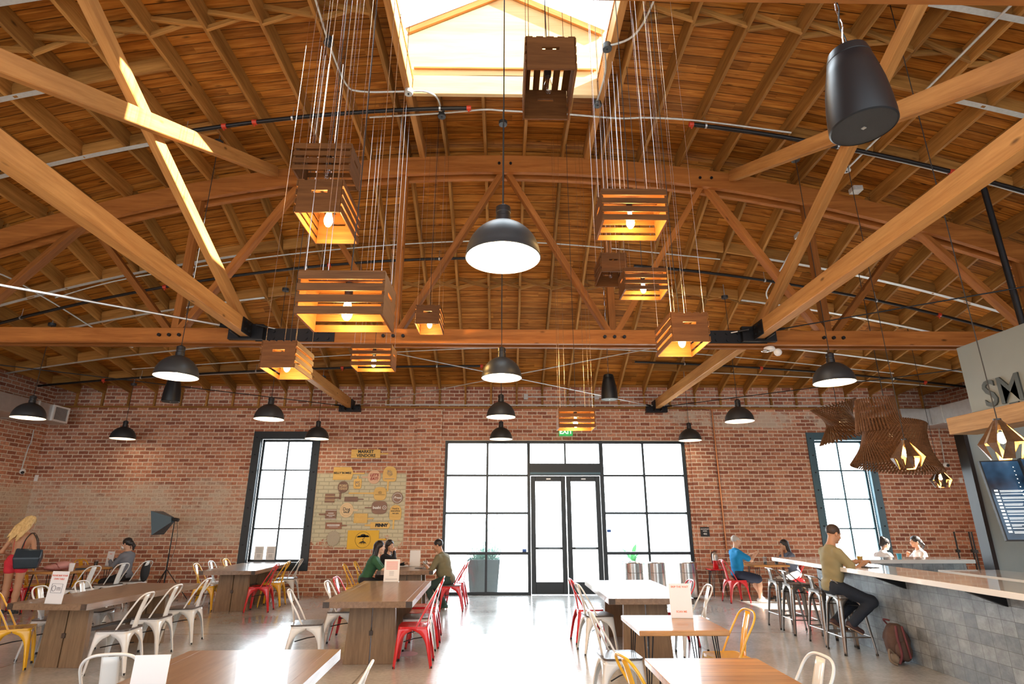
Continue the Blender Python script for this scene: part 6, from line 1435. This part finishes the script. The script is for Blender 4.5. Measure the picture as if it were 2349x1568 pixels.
    if mask:
        F = Field(np.array(hc)-0.2, np.array(hc)+0.2, 0.006, 0.01); F.ell(hp_(0,0.060,-0.048), (0.058*s,0.062*s,0.055*s), HR); F.cut(hp_(0,0.042,0), -hf); F.mesh('face_mask', M['paper'], t)
        for sg in (-1,1): MB().tube([hp_(sg*0.055,0.05,-0.03), hp_(sg*0.078,-0.01,0.005)], 0.002, 4).build('mask_loop', M['paper'], t)
    if extra: extra(t, dict(pel=pel, neck=neck, up=up, fw=fw, rt=rt, sh=sh, el=el, wr=wr, hp=hp_, hip=hip, kn=kn, an=an, toe=toe, HR=HR, lo=lo, hi=hi, s=s))
    return t
def cloth(n, c, bump=0.25): return pbr(n, c, 0.85, var=0.08, scale=9, bump=bump, bscale=200)
M['sole'] = pbr('shoe sole', (0.45,0.30,0.20), 0.6)
hairb = pbr('black hair', (0.018,0.013,0.012), 0.45, var=0.3, scale=40); hairbr = pbr('dark brown hair', (0.05,0.028,0.018), 0.5, var=0.3, scale=40)
blond = wood('blond hair', (0.42,0.24,0.08), (0.82,0.62,0.30), rough=0.45, gscale=3, knots=False, rnd=0.02, axis=2, bump=0.4); grey = pbr('grey hair', (0.42,0.40,0.38), 0.6, var=0.2, scale=60)
# man at the bar
def watch(t, D): w = D['wr']['r']; e = D['el']['r']; d = (w-e).normalized(); MB().tube([w-d*0.03, w-d*0.008], 0.030, 14).build('watch', M['black'], t, smooth=40)
person('man in an olive green t-shirt and dark jeans sitting on a bar stool, looking down', (4.25, 7.80), -90, s=0.96, seat=0.677, lean=6, head=(8, 20),
       hands={'r': (0.10, 0.40, 1.045, (0.6, -0.3, -1)), 'l': (-0.14, 0.44, 1.045, (-0.6, -0.3, -1))}, feet={'r': (0.14, 0.08, 0.335, (0.0, 0.12, -0.08)), 'l': (-0.10, 0.02, 0.33, (0.0, 0.12, -0.08))},
       knees={'r': (0.25, 1, 0.25), 'l': (-0.25, 1, 0.25)}, skin=1, shirt=cloth('olive t-shirt', (0.30,0.25,0.13)), sleeve=0.72, pants=cloth('dark jeans', (0.018,0.025,0.04)), hem=2.0,
       hair=(hairbr, 'short'), shoes=pbr('dark red brown shoes', (0.07,0.035,0.035), 0.6), h=0.0075, belly=0.02, shirtlow=0.02)
# standing woman
def tote(t, D):
    sh_ = D['sh']['r']; p = sh_+Vector((0.03,-0.10,-0.34)); b = MB()
    vs = [(-0.17,-0.06,-0.17),(0.15,-0.06,-0.17),(0.15,0.06,-0.17),(-0.17,0.06,-0.17),(-0.20,-0.03,0.16),(0.17,-0.03,0.13),(0.17,0.03,0.13),(-0.20,0.03,0.16),(-0.20,-0.10,0.0),(0.18,-0.10,0.0),(0.18,0.08,0.0),(-0.20,0.08,0.0)]
    b.add([tuple(Vector(v)+p) for v in vs], [(0,3,2,1),(0,1,9,8),(1,2,10,9),(2,3,11,10),(3,0,8,11),(8,9,5,4),(9,10,6,5),(10,11,7,6),(11,8,4,7),(4,5,6,7)])
    g = thing('tote_bag', 'black and dark blue shoulder bag on the back of the standing woman', 'bag', t.location, t.rotation_euler.z)
    o = b.build('bag_body', pbr('dark leather', (0.02,0.035,0.05), 0.35, var=0.3), g, bevel=0.02, segs=3, smooth=60)
    for yy in (-0.035, 0.035): MB().tube(smoothp([p+Vector((-0.12,yy,0.14)), p+Vector((-0.09,yy*1.2,0.30)), sh_+Vector((-0.02,yy,0.062)), p+Vector((0.06,yy,0.30)), p+Vector((0.11,yy,0.12))]), 0.008, 8).build('handle', M['cord'], g, smooth=50)
M['redcl'] = cloth('red cloth', (0.62,0.03,0.05))
def top_straps(t, D):
    tote(t, D); s = D['s']; n = D['neck']; p = D['pel']
    for sg in (-1, 1): MB().tube(smoothp([p+D['fw']*-0.10*s+D['rt']*sg*0.07+D['up']*0.17*s, D['neck']-D['up']*0.14*s-D['fw']*0.118*s+D['rt']*sg*0.075, D['sh']['r' if sg > 0 else 'l']+Vector((-sg*0.05,-0.03,0.062*s))]), 0.004, 5).build('strap', M['redcl'], t)
    F = Field(D['lo'], D['hi'], 0.009); F.ell(p+D['up']*0.02, (0.175*s,0.132*s,0.15*s)); F.cut(p+D['up']*0.155*s, (0,0,1)); F.cut(p+Vector((0,0,-0.06)), (0,0,-1)); F.wrinkle(0.003, 50); F.mesh('top', M['redcl'], t)
person('woman with long blond hair standing with her back turned, red shorts and halter top', (-8.33, 10.46), 22, s=0.95, seat=0.80, stand=True, male=False, lean=1, head=(-15, 28),
       hands={'r': (0.12, 0.12, 1.02, (0.5, -0.9, -0.4)), 'l': (-0.16, 0.22, 0.98, (-0.7, -0.8, -0.4))}, feet={'r': (0.09, -0.02, 0.065), 'l': (-0.07, 0.04, 0.065)}, skin=1, pants=M['redcl'], hem=0.30,
       hair=(blond, 'wavy'), shoes=pbr('black sandals', (0.03,0.03,0.03), 0.5), h=0.008, extra=top_straps)
# masked woman
person('woman with a white face mask and grey top, reading a phone at the wall table', (-7.40, 11.98), 84, s=0.88, seat=0.44, male=False, lean=4, head=(0, 12),
       hands={'r': (0.06, 0.34, 0.82), 'l': (-0.06, 0.32, 0.80)}, skin=0, shirt=cloth('grey top', (0.17,0.18,0.21)), sleeve=1.9, pants=cloth('black trousers', (0.015,0.015,0.018)), hem=2.0, hair=(hairb, 'pony'), shoes=M['black'], mask=True, h=0.0085, neckcut=0.085)
# two women and a man
person('woman in a dark green t-shirt leaning on the table, seen from the side', (-2.52, 11.10), -84, s=0.90, seat=0.44, male=False, lean=24, head=(-6, 4),
       hands={'r': (0.10, 0.52, 0.76), 'l': (-0.12, 0.50, 0.76)}, skin=2, shirt=cloth('dark green t-shirt', (0.03,0.11,0.05)), sleeve=0.8, pants=cloth('black jeans', (0.02,0.02,0.025)), hem=2.0, hair=(hairb, 'long'), shoes=M['black'], h=0.0085)
person('smiling woman in a black top resting her cheek on her hand', (-2.34, 11.74), -112, s=0.86, seat=0.44, male=False, lean=14, head=(-18, 4),
       hands={'r': (-0.02, 0.235, 0.985, (0.8, 0.3, -0.8)), 'l': (-0.16, 0.42, 0.76)}, skin=0, shirt=cloth('black top', (0.015,0.016,0.02)), sleeve=1.85, pants=cloth('black cloth', (0.02,0.02,0.025)), hem=2.0, hair=(hairb, 'long'), shoes=M['black'], h=0.0085)
person('man with short dark hair in an olive shirt, sitting with his back half turned', (-1.01, 11.20), 66, s=0.92, seat=0.44, lean=21, head=(14, 14),
       hands={'r': (0.05, 0.42, 0.76), 'l': (-0.16, 0.40, 0.76)}, skin=1, shirt=cloth('olive grey shirt', (0.17,0.155,0.09)), sleeve=1.2, pants=cloth('dark green trousers', (0.03,0.06,0.05)), hem=2.0, hair=(hairb, 'short'), shoes=pbr('dark green shoes', (0.03,0.09,0.08), 0.5), h=0.0085, belly=0.07, shirtlow=0.03,
       feet={'r': (0.12, 0.12, 0.06), 'l': (-0.08, 0.22, 0.06)})
# man in blue
person('grey-haired man in a bright blue t-shirt and navy shorts on the red chair', (4.72, 12.15), -86, s=0.93, seat=0.44, lean=2, head=(0, 6),
       hands={'r': (0.06, 0.40, 0.90), 'l': (-0.08, 0.38, 0.88)}, skin=0, shirt=cloth('bright blue t-shirt', (0.0,0.20,0.46)), sleeve=0.75, pants=cloth('navy shorts', (0.015,0.022,0.05)), hem=0.92, hair=(grey, 'short'), bald=1, shoes=pbr('light trainers', (0.55,0.55,0.56), 0.6), h=0.0085, belly=0.02,
       feet={'r': (0.12, 0.36, 0.06), 'l': (-0.08, 0.50, 0.06)})
person('woman with dark shoulder-length hair eating, facing the man in blue', (5.98, 12.33), 92, s=0.84, seat=0.44, male=False, lean=14, head=(6, 10),
       hands={'r': (0.05, 0.24, 0.93), 'l': (-0.05, 0.24, 0.92)}, skin=1, shirt=cloth('blue grey top', (0.12,0.15,0.22)), sleeve=0.6, pants=cloth('white trousers', (0.6,0.6,0.6)), hem=1.6, hair=(hairb, 'long'), shoes=M['black'], h=0.0085)
person('person with dark hair in a bun sitting beyond the bar, seen from behind the counter', (7.30, 11.6), -75, s=0.90, seat=0.46, male=False, lean=20, head=(-10, 14),
       hands={'r': (0.12, 0.40, 0.78), 'l': (-0.14, 0.38, 0.78)}, skin=2, shirt=cloth('white top', (0.72,0.72,0.74)), sleeve=0.7, pants=cloth('pale trousers', (0.5,0.5,0.52)), hem=2.0, hair=(hairb, 'bun'), shoes=M['black'])
person('woman in a white top facing left beyond the bar, chin on her hand', (8.42, 11.9), 80, s=0.90, seat=0.46, male=False, lean=10, head=(4, 2),
       hands={'r': (0.06, 0.26, 0.90, (0.7, 0.2, -0.8)), 'l': (-0.12, 0.40, 0.78)}, skin=0, shirt=cloth('white blouse', (0.75,0.74,0.74)), sleeve=0.7, pants=cloth('grey trousers', (0.3,0.3,0.32)), hem=2.0, hair=(hairb, 'pony'), shoes=M['black'])
plank_table(7.88, 11.75, 0.7, 0.6, 0, 'small plank table between the two people beyond the bar')
chair('W', 7.24, 11.62, -76, 'white metal chair under the person with the hair bun', 'metal chairs beyond the bar')
chair('W', 8.50, 11.9, 80, 'white metal chair under the woman in white beyond the bar', 'metal chairs beyond the bar')
person('seated person with long dark curly hair at the left edge of the picture', (-9.30, 10.35), -100, s=0.9, seat=0.44, male=False, lean=16, head=(10, 10),
       hands={'r': (0.10, 0.36, 0.76), 'l': (-0.12, 0.36, 0.76)}, skin=1, shirt=cloth('black cloth top', (0.02,0.02,0.022)), sleeve=0.5, pants=cloth('black cloth trousers', (0.02,0.02,0.02)), hem=2.0, hair=(hairb, 'wavy'), shoes=M['black'])
chair('r', -9.38, 10.37, -100, 'red metal chair at the left edge under the curly-haired person', 'metal chairs by the small tables along the brick wall')
# black bag on the masked woman's chair, phone in her hands
tag(MB().ball((0,0,0), 0.17, 18, (0.32,0.75,1.15)).build('hanging_bag', cloth('black bag', (0.015,0.015,0.016)), loc=(-7.03, 12.0, 0.60), smooth=60), 'black bag hanging on the back of the masked woman\'s chair', 'bag')
